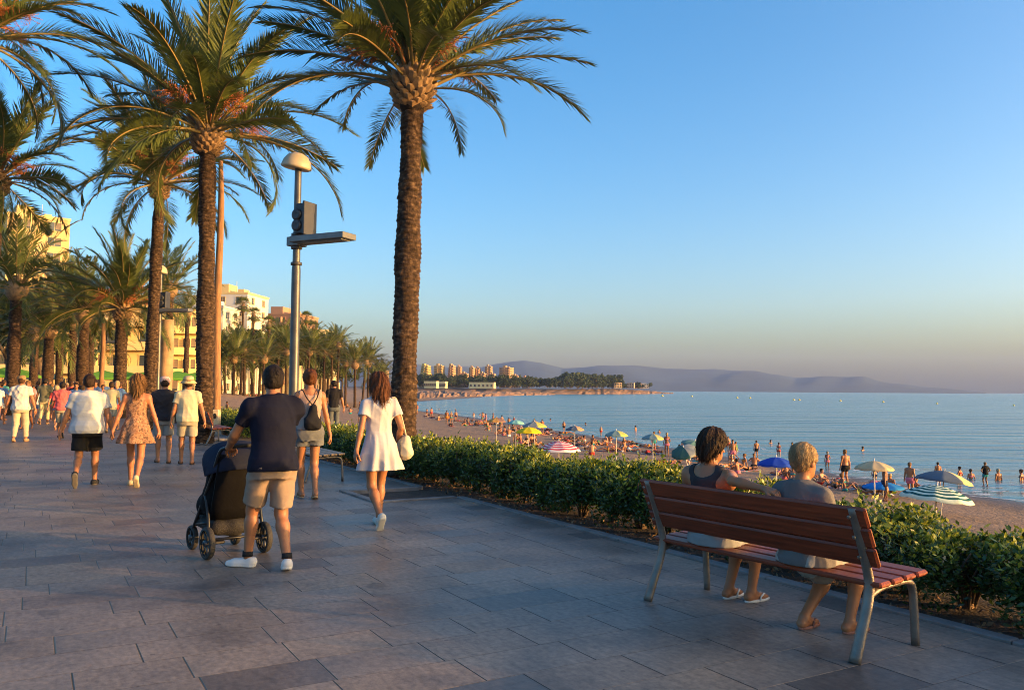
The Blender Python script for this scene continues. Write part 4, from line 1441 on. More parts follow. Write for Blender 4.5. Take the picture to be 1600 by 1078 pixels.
def street_lamp(loc, h, label, rz=0.0, k=1.0):
    root = empty('street_lamp', loc, rz, label, 'street lamp', 'street lamps with a flat side arm')
    mb = MB(); mb.lathe([(.16, 0), (.16, .02), (.105, .03), (.10, .9), (.088, 1.0), (.082, h * .62), (.070, h * .64), (.062, h - .3), (.05, h - .16)], 20)
    for zz in (.95, h * .64, h * .69, h * .73): mb.lathe([(.083, -.03), (.103 if zz > 1 else .115, -.025), (.103 if zz > 1 else .115, .025), (.083, .03)], 16, 0, T(0, 0, zz))
    mb.build('pole', STEEL(), root)
    db = MB(); db.box((0, -.094, .62), (.10, .02, .34), bev=.006); db.build('access_door', DARKM(), root)
    hd = MB(); M = T(-.05, 0, h - .36) @ Matrix.Rotation(R_(10), 4, 'Y') @ Matrix.Scale(.98, 4)
    hd.lathe([(.02, -.015), (.24, -.02), (.285, .0), (.29, .03), (.258, .14), (.19, .235), (.09, .285), (.001, .30)], 28, 0, M)
    hd.build('lamp_head', mat('lamp_shade', (.42, .34, .22), .45, .1, 4, .1, 40), root)
    ar = MB(); z = h * .708
    ar.box((0, 0, z), (.27, .27, .17), bev=.01)
    ar.box((.62, -.02, z + .02), (1.22, .40, .11), bev=.008)
    ar.box((.62, -.02, z - .045), (1.05, .27, .02))
    ar.build('side_arm', mat('lamp_arm', (.17, .17, .17), .5, .12, 5, .1, 50, metal=.5), root)
    pn = MB(); z0 = z + .08
    pn.box((.18, 0, z0 + .33), (.20, .30, .56), bev=.015)
    pn.box((.29, 0, z0 + .33), (.05, .36, .62), bev=.008)
    for zz in (.20, .40): pn.lathe([(.10, 0), (.11, .02), (.07, .035), (.03, .02)], 16, 0, T(.12, -.152, z0 + zz) @ Matrix.Rotation(R_(90), 4, 'X'))
    pn.build('speaker_panel', DARKM(), root)
    return root


def wooden_pole(base, top):
    root = empty('wooden_pole', base, 0, 'tall thin leaning wooden pole with a cream box at its foot', 'pole')
    d = Vector(top) - Vector(base); mb = MB(); pts = [d * t for t in (-.02, .1, .3, .5, .7, .85, 1)]
    pts = [p + Vector((.03 * math.sin(i * 1.7), 0, 0)) for i, p in enumerate(pts)]
    mb.tube(pts, [.135, .13, .125, .12, .11, .10, .07], 12)
    mb.build('shaft', mat('pole_wood', (.27, .135, .06), .85, .35, 3, .5, 30, stretch=(6, 6, .7)), root)
    bx = MB(); bx.box((0.01, -.02, .50), (.27, .25, .66), bev=.02)
    b = bx.build('cable_box', mat('cream_paint', (.62, .47, .27), .6, .12, 5, .2, 30), root, (0, 0, 0))
    hl = MB(); hl.lathe([(.001, 0), (.055, .002), (.06, .012), (.04, .004)], 14, 0, T(.03, -.148, .62) @ Matrix.Rotation(R_(90), 4, 'X') @ Matrix.Scale(1.5, 4, (0, 1, 0)))
    hl.build('cable_hole', mat('hole_black', (.02, .018, .015), .8), b)
    st = MB(); st.box((0, 0, .08), (.62, .55, .2), bev=.03); st.build('stone_foot', mat('wall_stone', (.30, .25, .2)), root)
    return root


def stroller(loc, rz):
    root = empty('stroller', loc, rz, 'black baby stroller with a navy hood pushed by the man in the navy shirt', 'stroller')
    fm = mat('stroller_frame', (.022, .022, .024), .4, .1, 8, 0, metal=.5); fab = cloth('stroller_black', (.006, .0055, .006)); nav = cloth('stroller_navy', (.016, .019, .036))
    rub = mat('tyre', (.03, .028, .026), .8, .2, 12, .3, 60); rim = mat('wheel_rim', (.07, .07, .072), .4, .1, 8, metal=.3)
    def wheel(x, y, r, w):
        o = MB()
        o.lathe([(r * .80, -w / 2), (r * .95, -w / 2), (r, -w * .25), (r, w * .25), (r * .95, w / 2), (r * .80, w / 2)], 28, 0, Matrix.Rotation(R_(90), 4, 'Y'), False, False)
        o.loft([[(-w / 2, r * .8 * math.cos(a), r * .8 * math.sin(a)) for a in np.linspace(0, 6.2832, 28, endpoint=False)], [(w / 2, r * .8 * math.cos(a), r * .8 * math.sin(a)) for a in np.linspace(0, 6.2832, 28, endpoint=False)]], 0, False, False)
        t = mesh_obj('wheel', o.mesh('wheel', rub), root, (x, y, r))
        m = MB()
        for k in range(7):
            a = k * 2 * math.pi / 7; m.tube([(0, .02 * math.cos(a), .02 * math.sin(a)), (0, r * .82 * math.cos(a), r * .82 * math.sin(a))], [.014, .010], 5, 0, None, 1)
        m.lathe([(.001, -.03), (.028, -.03), (.03, .03), (.001, .032)], 12, 0, Matrix.Rotation(R_(90), 4, 'Y'))
        m.lathe([(r * .74, -.012), (r * .81, -.012), (r * .81, .012), (r * .74, .012)], 28, 0, Matrix.Rotation(R_(90), 4, 'Y'), False, False)
        m.build('rim', rim, t)
    wheel(-.27, 0, .145, .052); wheel(.27, 0, .145, .052); wheel(-.21, .56, .115, .045); wheel(.21, .56, .115, .045)
    f = MB()
    for sx in (-1, 1):
        x = sx * .25
        f.tube(spline([(sx * .225, -.30, 1.02), (x, -.20, .98), (x, -.02, .74), (x, .22, .46), (sx * .22, .50, .22), (sx * .21, .56, .13)], 4), .016, 8)
        f.tube(spline([(x, .12, .56), (x, .04, .36), (sx * .262, 0, .16)], 4), .016, 8)
        f.tube([(x, .05, .32), (sx * .22, .44, .26)], .012, 6)
        f.tube([(sx * .225, 0, .145), (sx * .31, 0, .145)], .014, 6)
        f.box((sx * .17, -.03, .15), (.09, .05, .03), bev=.008)
    f.tube([(-.25, 0, .17), (.25, 0, .17)], .013, 6); f.tube([(-.21, .5, .24), (.21, .5, .24)], .012, 6)
    f.build('frame', fm, root)
    hb = MB(); hb.tube(spline([(-.225, -.30, 1.02), (-.17, -.335, 1.035), (0, -.345, 1.04), (.17, -.335, 1.035), (.225, -.30, 1.02)], 5), .018, 10)
    hb.build('handle', mat('handle_foam', (.02, .02, .02), .85, .1, 30, .3, 120), root)
    # seat tub: padded shell, open to the front
    P = [cone((-.10, .02, .86), (-.10, .16, .50), .155, .16, .08), cone((.10, .02, .86), (.10, .16, .50), .155, .16, .08), cone((-.1, .16, .48), (-.1, .40, .44), .14, .12, .08), cone((.1, .16, .48), (.1, .40, .44), .14, .12, .08), cone((-.1, .42, .44), (-.1, .52, .30), .09, .06, .06), cone((.1, .42, .44), (.1, .52, .30), .09, .06, .06)]
    V, Q = surf(P, .013, (), folds(.008, 3, 20), [cone((-.07, .26, .92), (-.07, .30, .58), .15, .13, .03), cone((.07, .26, .92), (.07, .30, .58), .15, .13, .03)])
    mesh_obj('seat', np_mesh('seat', V, [Q], fab), root)
    # basket
    P = [cone((-.16, .06, .27), (-.16, .42, .29), .07, .07, .1), cone((.16, .06, .27), (.16, .42, .29), .07, .07, .1), cone((0, .06, .26), (0, .42, .28), .09, .08, .1)]
    V, Q = surf(P, .013, (), folds(.006, 9, 24)); mesh_obj('basket', np_mesh('basket', V, [Q], mat('basket_mesh', (.012, .010, .009), .8, .3, 40, .5, 120)), root)
    # hood: quarter shell of fabric on ribs
    hd = MB(); rings = []
    for i in range(13):
        a = R_(14 + 112 * i / 12)
        ring = []
        for j in range(17):
            b = R_(90 - 180 * j / 16)
            rr = .31 + .010 * math.cos(i * math.pi * .5) ** 2 + .012 * math.sin(3 * a)
            x = .275 * math.sin(b) ** 1 if False else .275 * (abs(math.sin(b)) ** .75) * (1 if math.sin(b) >= 0 else -1)
            q = rr * abs(math.cos(b)) ** .6
            ring.append((x * .98, .08 - q * math.cos(a) * 1.08, .74 + q * math.sin(a) * 1.0))
        rings.append(ring)
    n = 17; vs = [p for r in rings for p in r]; fs = []
    for i in range(12):
        for j in range(16): fs.append((i * n + j, i * n + j + 1, (i + 1) * n + j + 1, (i + 1) * n + j))
    hd.add(vs, fs, 0, True)
    ho = hd.build('hood', nav, root)
    so_ = ho.modifiers.new('thick', 'SOLIDIFY'); so_.thickness = .012
    # back cover hanging under the hood
    bc = MB(); rings = []
    for z, y, w in ((.95, -.17, .23), (.80, -.19, .255), (.62, -.12, .25), (.45, -.03, .24), (.34, .04, .22)):
        rings.append([(-w, y + .03, z), (-w * .6, y - .01, z), (0, y - .03, z), (w * .6, y - .01, z), (w, y + .03, z), (w, y + .05, z), (0, y + .0, z), (-w, y + .05, z)])
    bc.loft(rings, 0); bc.build('back_cover', fab, root)
    return root


# ------------------------------------------------------------------ buildings
GLASS = lambda: mat('window_glass', (.035, .042, .05), .12, .3, .3, 0, spec=.8)


def building(name, loc, rz, w, dep, floors, fh, bays, col, label, balc=(), side_bays=0, roofbox=True, win=(1.5, 1.5), group=None, zbase=0.0, step=0, wcol=None, awn=False):
    """front is -y; side is +x. step: metres each upper storey draws back"""
    root = empty(name, loc, rz, label, 'building', group)
    wm = mat('wall_%02d%02d%02d' % tuple(int(c * 99) for c in col), col, .85, .10, .15, .2, 3)
    tr = mat('trim_%02d' % int(col[0] * 99), tuple(min(.85, c * 1.12) for c in col), .8, .06, .3)
    dk = mat('shutter', wcol or (.16, .12, .09), .7, .2, .5)
    body = MB(); H = floors * fh
    for i in range(floors):
        s = step * i
        body.box((0, dep / 2 + s / 2, zbase + (i + .5) * fh), (w - s, dep - s, fh))
    s = step * (floors - 1)
    wl = body.build('wall', wm, root)
    rf = MB(); rf.box((0, dep / 2 + s / 2, H + zbase + .25), (w - s + .3, dep - s + .3, .5))
    if roofbox:
        rf.box((-w * .18, dep * .55, H + zbase + 1.7), (w * .28, dep * .4, 2.4)); rf.box((w * .2, dep * .5, H + zbase + 1.1), (w * .12, dep * .25, 1.2))
        rf.tube([(w * .1, dep * .4, H + .4 + zbase), (w * .1, dep * .4, H + 3.6 + zbase)], .05, 4)
    rf.build('roof', tr, root)
    wmesh = MB(); ww, wh = win
    wmesh.box((0, -.02, 0), (ww, .05, wh), 0); wmesh.box((0, -.035, wh / 2 + .06), (ww + .24, .12, .12), 1); wmesh.box((0, -.06, -wh / 2 - .06), (ww + .3, .18, .10), 1)
    for x in (-ww / 2 - .05, 0, ww / 2 + .05): wmesh.box((x, -.03, 0), (.10 if x else .06, .10, wh), 1)
    wmesh.box((ww * .27, -.055, wh * .1), (ww * .42, .03, wh * .8), 2)
    wme = wmesh.mesh('window', [GLASS(), tr, dk])
    for i in range(floors):
        s = step * i
        for j in range(bays):
            x = (j + .5) / bays * (w - s) - (w - s) / 2
            mesh_obj('window', wme, root, (x, s, zbase + (i + .52) * fh))
        for j in range(side_bays):
            y = (j + .5) / side_bays * (dep - s) + s
            o = mesh_obj('window', wme, root, ((w - s) / 2, y, zbase + (i + .52) * fh)); o.rotation_euler = (0, 0, R_(90))
    for bi in balc:
        z = zbase + bi[0] * fh; b = MB(); s = step * bi[0]; bw = bi[1] * (w - s); d = bi[2] if len(bi) > 2 else 1.5
        b.box((0, s - d / 2, z), (bw, d, .2), 0)
        b.box((0, s - d + .06, z + .58), (bw, .12, .95), 0)
        for sx in (-1, 1): b.box((sx * (bw / 2 - .06), s - d / 2, z + .58), (.12, d - .24, .95), 0)
        nb = max(1, int(bays * bi[1]))
        for j in range(1, nb): b.box(((j / nb - .5) * bw, s - d / 2 + .06, z + 1.3), (.15, d - .4, 2.4), 0)
        b.build('balcony', tr, root)
    return root


def cafe_parasol(loc, s, label, col, rz=0):
    root = empty('cafe_parasol', loc, rz, label, 'parasol', 'cafe parasols in front of the hotel')
    m = MB(); rings = []
    for q, z in ((1, 2.25), (1, 2.45), (.55, 2.9), (.05, 3.2)): rings.append([(q * s / 2 * x, q * s / 2 * y, z) for x, y in ((-1, -1), (0, -1), (1, -1), (1, 0), (1, 1), (0, 1), (-1, 1), (-1, 0))])
    m.loft(rings, 0, True, True, False); m.build('canopy', cloth('awning_%d' % int(col[0] * 1000), col), root)
    p = MB(); p.tube([(0, 0, 0), (0, 0, 3.0)], .05, 6); p.build('pole', mat('white_paint', (.7, .68, .64)), root)
    return root


# ------------------------------------------------------------------ things on the sand
def parasol(p, dia, label, mats, kind='stripe', tilt=(0, 0), hgt=2.05, rz=0.0, cloth_drop=.24, closed=False):
    root = empty('beach_parasol', p, rz, label, 'parasol', 'beach parasols')
    M = Matrix.Rotation(R_(tilt[0]), 4, 'X') @ Matrix.Rotation(R_(tilt[1]), 4, 'Y')
    r = dia / 2; V, F, mi = [], [], []
    nr, ns = 12, 64
    for i in range(nr + 1):
        q = i / nr
        for j in range(ns):
            a = 2 * math.pi * j / ns; fr = (j % 8) / 8
            sag = 1 - .045 * math.sin(math.pi * fr) * q            # the cloth is drawn in between ribs
            zz = hgt - cloth_drop * dia * (.5 * q ** 2 + .25 * q ** 1.3) - .03 * math.sin(math.pi * fr) * q
            if i == nr: zz -= .05
            rr = r * min(q, 1.0) * sag if i < nr else r * sag * 1.0
            if i == nr: rr = r * sag * 1.005
            V.append(M @ Vector((max(rr, .004) * math.cos(a), max(rr, .004) * math.sin(a), zz)))
    for i in range(nr):
        for j in range(ns):
            F.append((i * ns + j, i * ns + (j + 1) % ns, (i + 1) * ns + (j + 1) % ns, (i + 1) * ns + j))
            pan = (j // 8)
            mi.append({'stripe': i % 2, 'panel': pan % 2, 'plain': 0, 'half': 1 if pan in (0, 1, 6, 7) else 0}[kind])  # 'half' paints a sunlit and a shaded side into the cloth colours
    me = bpy.data.meshes.new('canopy'); me.from_pydata([tuple(v) for v in V], [], F); me.polygons.foreach_set('material_index', mi); me.polygons.foreach_set('use_smooth', [True] * len(F))
    for m in mats: me.materials.append(m)
    c = mesh_obj('canopy', me, root); so_ = c.modifiers.new('thick', 'SOLIDIFY'); so_.thickness = .006
    pl = MB(); pl.tube([(0, 0, -.25), tuple(M @ Vector((0, 0, hgt + .10)))], .022, 8)
    for k in range(8):
        a = 2 * math.pi * k / 8; pl.tube([M @ Vector((0, 0, hgt - .30)), M @ Vector((r * .55 * math.cos(a), r * .55 * math.sin(a), hgt - cloth_drop * dia * .22 - .02))], .008, 4)
    pl.build('pole', mat('parasol_pole', (.6, .56, .5), .5), root)
    return root


def towel_mesh(seed):
    r = np.random.default_rng(seed); V, Q = [], []
    nx, ny = 8, 14
    for j in range(ny + 1):
        for i in range(nx + 1):
            V.append((-.42 + .84 * i / nx, -.9 + 1.8 * j / ny, .03 + .012 * math.sin(i * 1.3 + seed) * math.sin(j * .8 + seed) + r.uniform(0, .008)))
    for j in range(ny):
        for i in range(nx): Q.append((j * (nx + 1) + i, j * (nx + 1) + i + 1, (j + 1) * (nx + 1) + i + 1, (j + 1) * (nx + 1) + i))
    return V, Q


def towel(p, rz, cols, label, group='towels laid on the sand'):
    V, Q = towel_mesh(int(abs(p.x * 10)) % 7)
    me = bpy.data.meshes.new('towel'); me.from_pydata(V, [], Q); me.polygons.foreach_set('use_smooth', [True] * len(Q))
    me.polygons.foreach_set('material_index', [(k // 8) % 4 == 1 and len(cols) > 1 for k in range(len(Q))])
    for c in cols: me.materials.append(c)
    o = mesh_obj('towel', me, None, p, rz); m = o.modifiers.new('thick', 'SOLIDIFY'); m.thickness = .012
    return tag(o, label, 'towel', group)
# ------------------------------------------------------------------ the people on the promenade
def place(px, py, ptop):
    p = G(px, py); return p, min(max(topz(px, ptop, p.y), 1.45), 1.93)


C = cloth


def build_walkers():
    # man with the stroller
    p, H = place(428, 889, 571)
    F = Fig('m', 1.04, dict(hz=.905, L=(-.20, .17, .085, 0, -58), R=(.085, -.14, .10, 14, 6), LA=(-.36, .36, 1.02), RA=(.08, .42, 1.03), hdL=(.5, 1, -.25), hdR=(-.3, 1, -.25), palmL=(.1, -.3, -1), palmR=(0, -.3, -1), curl=62, lean=5, head=(-4, 4), hx=-.03, kpole=(-.12, 1, .1)), .011, H, 21, 1.12)
    dress_person(F, 'person', p, R_(24), 'man in a navy polo shirt and beige shorts pushing the black stroller', 'tan', ('short', 'black'), [F.shirt(C('navy', (.008, .009, .021)), .845, .62, loose=.014, amp=.0105), F.shorts(C('beige', (.27, .195, .145)), .86, amp=.008)], ('shoe', C('white_shoe', (.62, .58, .54), .15), C('white_sole', (.7, .68, .65), .1)))
    for nm in 'LR':
        h, kn, an, fd, fu = F.leg[nm]; mb = MB()
        mb.tube([(an + fu * .01) * F.k, (an + fu * .055) * F.k], [.046, .043], 12)
        mb.build('sock', C('sock', (.02, .02, .022)), bpy.data.objects['person'])
    ax = Vector((math.cos(R_(24)), math.sin(R_(24)), 0)); fw = Vector((-math.sin(R_(24)), math.cos(R_(24)), 0))
    sh = R_(40); sf = Vector((-math.sin(sh), math.cos(sh), 0))
    stroller(p + fw * .40 - ax * .15 + sf * .33, sh)

    # woman in the white dress
    p, H = place(590, 823, 583)
    F = Fig('f', .98, dict(hz=.905, L=(-.055, -.27, .15, 50, 2), R=(.06, .15, .085, -3, 4), LA=(-.30, -.12, .865), RA=(.255, .10, .93), lean=2, head=(4, 2)), .011, H, 22)
    o = dress_person(F, 'person', p, R_(27), 'woman with shoulder length brown hair in a short white dress walking away', 'tan', ('medium', 'auburn'), [F.dress(C('white_dress', (.44, .41, .42), .3), .655, .20, top='sleeves', amp=.007)], ('shoe', C('canvas_shoe', (.55, .52, .46), .15), C('canvas_sole', (.62, .58, .5), .1)))
    # her bag, hanging from the right shoulder
    S, el, wr = F.arm['R']
    k = F.k; root = empty('shoulder_bag', p, R_(27), 'cream canvas tote bag hanging from the shoulder of the woman in white', 'bag')
    P = [cone((.305, -.07 - .008 * i, 1.00 - .045 * i), (.305, .11 + .008 * i, 1.00 - .045 * i), .036 + .007 * i, .036 + .007 * i, .05) for i in range(5)]
    V, Q = surf(P, .012, (), folds(.010, 4, 26)); mesh_obj('bag_body', np_mesh('bag_body', V * k, [Q], C('canvas', (.58, .49, .34), .3)), root)
    for y in (-.05, .09):
        mb = MB(); top = S + Vector((.0, 0, .062))
        mb.tube([q * k for q in spline([(.31, y, 1.02), (.27, y * .6, 1.2), (top.x + .035, y * .35, top.z - .01), (top.x - .02, y * .2, top.z + .01)], 5)], .009, 6, 0, None, 1.6)
        mb.build('strap', C('canvas', (.58, .49, .34)), root)

    # woman with the black drawstring backpack
    p, H = place(481, 778, 578)
    F = Fig('f', .98, dict(hz=.91, L=(-.07, .12, .085, 0, -6), R=(.07, -.14, .10, 16, 4), LA=(-.27, .10, .86), RA=(.285, .0, .86), lean=2), .012, H, 23)
    dress_person(F, 'person', p, R_(24), 'woman with reddish hair, sleeveless top and denim shorts under a black backpack', 'tan', ('bun', 'auburn'), [F.shirt(C('mauve', (.34, .23, .19)), .93, 1, sleeveless=True, scoop=.02), F.shorts(C('denim', (.12, .125, .135)), .42, waist=1.02, flare=.026)], ('sandal', C('tan_sandal', (.42, .27, .16))))
    k = F.k; root = empty('backpack', p, R_(24), 'black drawstring backpack worn by the woman in denim shorts', 'backpack')
    P = [cone((-.03, -.20, 1.02), (.05, -.20, 1.02), .085, .085, .06), cone((.0, -.185, 1.10), (.02, -.185, 1.24), .08, .05, .06)]
    V, Q = surf(P, .012, (), folds(.012, 4, 28)); mesh_obj('bag_body', np_mesh('bag_body', V * k, [Q], C('black_bag', (.014, .014, .017), .3)), root)
    for sx in (-1, 1):
        mb = MB(); mb.tube([q * k for q in spline([(.01, -.17, 1.27), (sx * .07, -.145, 1.37), (sx * .115, -.06, 1.478), (sx * .125, .05, 1.43), (sx * .135, .10, 1.30), (sx * .15, .0, 1.08), (sx * .06, -.16, .98)], 5)], .012, 6, 0, None, .7); mb.build('strap', C('black_bag', (.014, .014, .017)), root)

    # couple ahead on the left
    p, H = place(134, 759, 585)
    F = Fig('m', 1.30, dict(hz=.905, L=(-.11, -.34, .20, 64, -2), R=(.10, .16, .082, -3, 8), LA=(-.38, .0, .86), RA=(.36, -.02, .85), lean=2, head=(0, 2)), .011, H, 24, 1.18)
    dress_person(F, 'person', p, R_(20), 'heavy man in a white t-shirt and black shorts with one heel lifted', 'tan', ('short', 'dark'), [F.shirt(C('white_tee', (.52, .49, .47), .3), .83, .66, loose=.016, amp=.009), F.shorts(C('black_short', (.012, .012, .013)), .80, flare=.03)], ('shoe', C('black_shoe', (.025, .024, .024), .15), C('grey_sole', (.12, .105, .085), .1)))
    p, H = place(210, 759, 586)
    F = Fig('f', 1.0, dict(hz=.91, L=(-.07, .13, .083, 0, -4), R=(.055, -.28, .15, 50, 4), LA=(-.33, -.06, .875), RA=(.33, .02, .87), lean=1), .011, H, 25)
    dress_person(F, 'person', p, R_(18), 'woman with long blonde hair in a short tan patterned dress', 'red', ('long', 'darkblond'), [F.dress(print_mat(), .675, .19, top='straps', amp=.007, waist=1.12)], ('shoe', C('tan_shoe', (.52, .40, .24), .15), C('tan_sole', (.50, .36, .2), .1)))
    # two men in hats
    p, H = place(254, 723, 590)
    F = Fig('m', 1.02, dict(L=(-.10, .10, .085, 0, -14), R=(.11, -.12, .088, 6, 5), LA=(-.29, .05, .86), RA=(.29, -.02, .86)), .014, H, 26)
    dress_person(F, 'person', p, R_(22), 'man in a dark t-shirt, grey shorts and a pale pink cap', 'tan', ('short', 'dark'), [F.shirt(C('charcoal', (.030, .028, .034)), .86, .6), F.shorts(C('grey_short', (.26, .25, .235)), .78)], ('sandal', C('brown_sandal', (.10, .06, .04))), F.hat(C('pink_cap', (.58, .36, .30)), 'cap'))
    p, H = place(291, 725, 590)
    F = Fig('m', 1.08, dict(L=(-.10, .12, .085, 0, -8), R=(.10, -.10, .088, 6, 12), LA=(-.31, .02, .86), RA=(.33, -.03, .86)), .014, H, 27)
    dress_person(F, 'person', p, R_(22), 'man in a cream t-shirt, khaki shorts and a straw bucket hat', 'tan', ('short', 'dark'), [F.shirt(C('cream_tee', (.48, .42, .28)), .85, .62), F.shorts(C('khaki_short', (.36, .31, .225)), .8)], ('sandal', C('brown_sandal', (.10, .06, .04))), F.hat(C('straw', (.50, .37, .20)), 'bucket', C('straw_band', (.3, .2, .1))))
    # far left
    p, H = place(30, 690, 588)
    F = Fig('m', 1.12, dict(L=(-.11, -.14, .10, 12, -6), R=(.12, .14, .083, 0, 8), LA=(-.36, .02, .87), RA=(.36, .0, .86)), .015, H, 28, 1.1)
    dress_person(F, 'person', p, R_(18), 'man in a white t-shirt, long cream trousers and a tan cap', 'tan', ('short', 'brown'), [F.shirt(C('white_tee', (.52, .49, .47)), .84, .6), F.shorts(C('cream_trouser', (.46, .38, .26)), 1.92)], ('shoe', C('tan_loafer', (.36, .22, .12), .1)), F.hat(C('tan_cap', (.28, .17, .08)), 'cap'))
    p, H = place(68, 663, 592)
    F = Fig('m', 1.0, dict(L=(-.09, -.24, .14, 40, -2), R=(.09, .18, .083, 0, 4), LA=(-.30, .05, .86), RA=(.30, .0, .86)), .017, H, 29)
    dress_person(F, 'person', p, R_(18), 'man in an olive t-shirt and yellowish trousers walking among the crowd', 'tan', ('short', 'black'), [F.shirt(C('olive_tee', (.13, .125, .08)), .86, .6), F.shorts(C('yellow_trouser', (.55, .46, .25)), 1.75)], ('shoe', C('tan_loafer', (.36, .22, .12))))
    p, H = place(95, 684, 597)
    F = Fig('m', 1.0, dict(L=(-.08, .16, .084, 0, -4), R=(.08, -.26, .15, 42, 4), LA=(-.31, .06, .86), RA=(.27, .10, .9)), .016, H, 30)
    dress_person(F, 'person', p, R_(18), 'man in a coral pink shirt and khaki knee shorts', 'tan', ('short', 'black'), [F.shirt(C('coral', (.58, .12, .12)), .86, .75), F.shorts(C('khaki_short', (.36, .31, .225)), 1.0)], ('shoe', C('black_shoe', (.025, .024, .024))))
    p, H = place(172, 676, 597)
    F = Fig('m', 1.0, dict(L=(-.09, -.16, .11, 20, -2), R=(.09, .16, .083, 0, 4), LA=(-.29, .05, .86), RA=(.31, .0, .88)), .017, H, 31)
    dress_person(F, 'person', p, R_(18), 'person in a loose sage grey shirt and blue shorts behind the white t-shirt man', 'tan', ('short', 'dark'), [F.shirt(C('sage', (.32, .30, .21)), .80, .7), F.shorts(C('blue_short', (.09, .12, .17)), .8)], ('shoe', C('tan_loafer', (.36, .22, .12))))
    # man in black on the landing beyond the hedge
    p = atd(521, 680, 27.5); p.z = 0
    F = Fig('m', .98, dict(L=(-.09, .0, .082, 0, -6), R=(.09, .03, .082, 0, 6), LA=(-.30, .0, .87), RA=(.31, .03, .87), head=(35, 8)), .015, topz(521, 595, 27.5), 32)
    dress_person(F, 'person', p, R_(14), 'man in black t-shirt and grey trousers standing beyond the hedge above the beach', 'tan', ('short', 'black'), [F.shirt(C('black_tee', (.016, .015, .018)), .90, .65), F.shorts(C('slate_trouser', (.10, .11, .115)), 1.9)], ('shoe', C('black_shoe', (.025, .024, .024))))
    mb = MB(); c = UV(27.2, 9.4, -1.85); mb.box((0, 0, 0), (7, 3.9, 3.6), bev=.02)
    o = mb.build('stone_landing', mat('wall_stone', (.30, .25, .2)), None, c, math.atan2(UX.y, UX.x)); tag(o, 'stone landing beyond the hedge where the man in black stands', 'landing')


def print_mat():
    m, nt, b = new_mat('printed_cloth'); h = NT(nt)
    tc = h.n('ShaderNodeTexCoord').outputs['Object']
    v = h.n('ShaderNodeTexVoronoi'); v.inputs['Scale'].default_value = 26; nt.links.new(tc, v.inputs['Vector'])
    c = h.ramp(h.noise(tc, 22, 3), [(.40, (.25, .12, .06)), (.5, (.40, .23, .13)), (.62, (.13, .065, .035))])
    c = h.mix(.5, c, h.ramp(v.outputs['Distance'], [(.2, (1.2, 1.1, 1)), (.5, (.65, .55, .5))]), 'MULTIPLY')
    nt.links.new(c, b.inputs['Base Color']); b.inputs['Roughness'].default_value = .85
    return m


def build_bench_couple():
    Lp, Rp = G(1012, 938), G(1335, 1036)
    ax = (Rp - Lp).normalized(); rz = math.atan2(ax.y, ax.x); fw = Vector((-ax.y, ax.x, 0)); mid = (Lp + Rp) / 2
    bench(mid, rz, 'red-brown slatted wooden bench with cast metal legs where a couple sits', (Rp - Lp).length)

    def seat(t): return mid + ax * t + fw * .0
    # left: dark haired woman, right arm along the back of the bench
    hz = .54
    t1 = -.46
    F = Fig('f', 1.2, dict(seatz=.452, hz=hz, hy=.33, L=(-.12, .62, .085, 0, -6), R=(.06, .68, .085, 0, 4), LA=(-.20, .50, .66), RA=(.66, .10, .99), epR=(0, -1, .15), hdR=(1, .05, -.12), palmR=(0, .2, -1), palmL=(0, 0, -1), hdL=(.2, 1, -.3), hs=.99, curl=30, lean=-7, head=(-10, 8), kpole=(0, .7, 1)), .0085, 1.62, 41, 1.6)
    p = seat(t1)
    dress_person(F, 'person', p, rz, 'dark haired woman in a grey tank top with one arm along the bench back', 'tan', ('bob', 'dark'), [F.shirt(C('grey_tank', (.045, .039, .041), .3), .975, 1, sleeveless=True, scoop=.035, infl=.010, loose=.004, amp=.004), F.shorts(C('white_short', (.24, .24, .235)), .70, flare=.02)], ('sandal', C('white_flipflop', (.62, .60, .55))))
    t2 = .33
    F = Fig('f', 1.15, dict(seatz=.452, hz=hz, hy=.33, L=(-.10, .42, .085, 0, -4), R=(.16, .60, .085, 0, 10), LA=(-.16, .46, .68), RA=(.22, .48, .68), epL=(-.5, -.5, -.6), epR=(.5, -.5, -.6), hdL=(.3, 1, -.3), hdR=(-.3, 1, -.3), palmL=(0, 0, -1), palmR=(0, 0, -1), hs=1.0, lean=-6, head=(-6, 6), kpole=(0, .7, 1)), .0085, 1.54, 42, 1.25)
    p = seat(t2)
    o = dress_person(F, 'person', p, rz, 'person with short blond hair in a grey t-shirt sitting on the right of the bench', 'tan', ('crop', 'blond'), [F.shirt(C('grey_tee', (.13, .118, .112), .3), .89, .42, infl=.012, loose=.008, amp=.007), F.shorts(C('cream_short', (.30, .275, .24)), .86, flare=.02)], ('sandal', C('pink_sandal', (.30, .14, .10))))
    # rolled denim below the right knee
    h, kn, an, fd, fu = F.leg['R']


# ------------------------------------------------------------------ small figures: archetypes that are copied
ARCH = {}


def to_px(p):
    q = Vector(p) - CAM; z = q.dot(_f)
    return 800 + FPX * q.dot(_r) / z, 539 - FPX * q.dot(_u) / z


PAR_AT = []          # (px, py, short name) of the parasols, filled as they are built
WALK_AT = [(30, 'the man in cream trousers'), (68, 'the olive shirt man'), (95, 'the coral shirt man'), (134, 'the white shirt man'), (172, 'the sage shirt walker'), (211, 'the blonde woman'), (254, 'the pink cap man'), (291, 'the straw hat man'), (330, 'the wooden pole')]
_USED = {}


def uniq(base, tail, more=()):
    """a label that singles the thing out: what it is + where it is, with one more detail in front only when needed"""
    for l in [base + ' ' + tail] + [m + ' ' + base + ' ' + tail for m in more]:
        if l not in _USED and len(l.split()) <= 16:
            _USED[l] = 1; return l
    return base + ' ' + tail


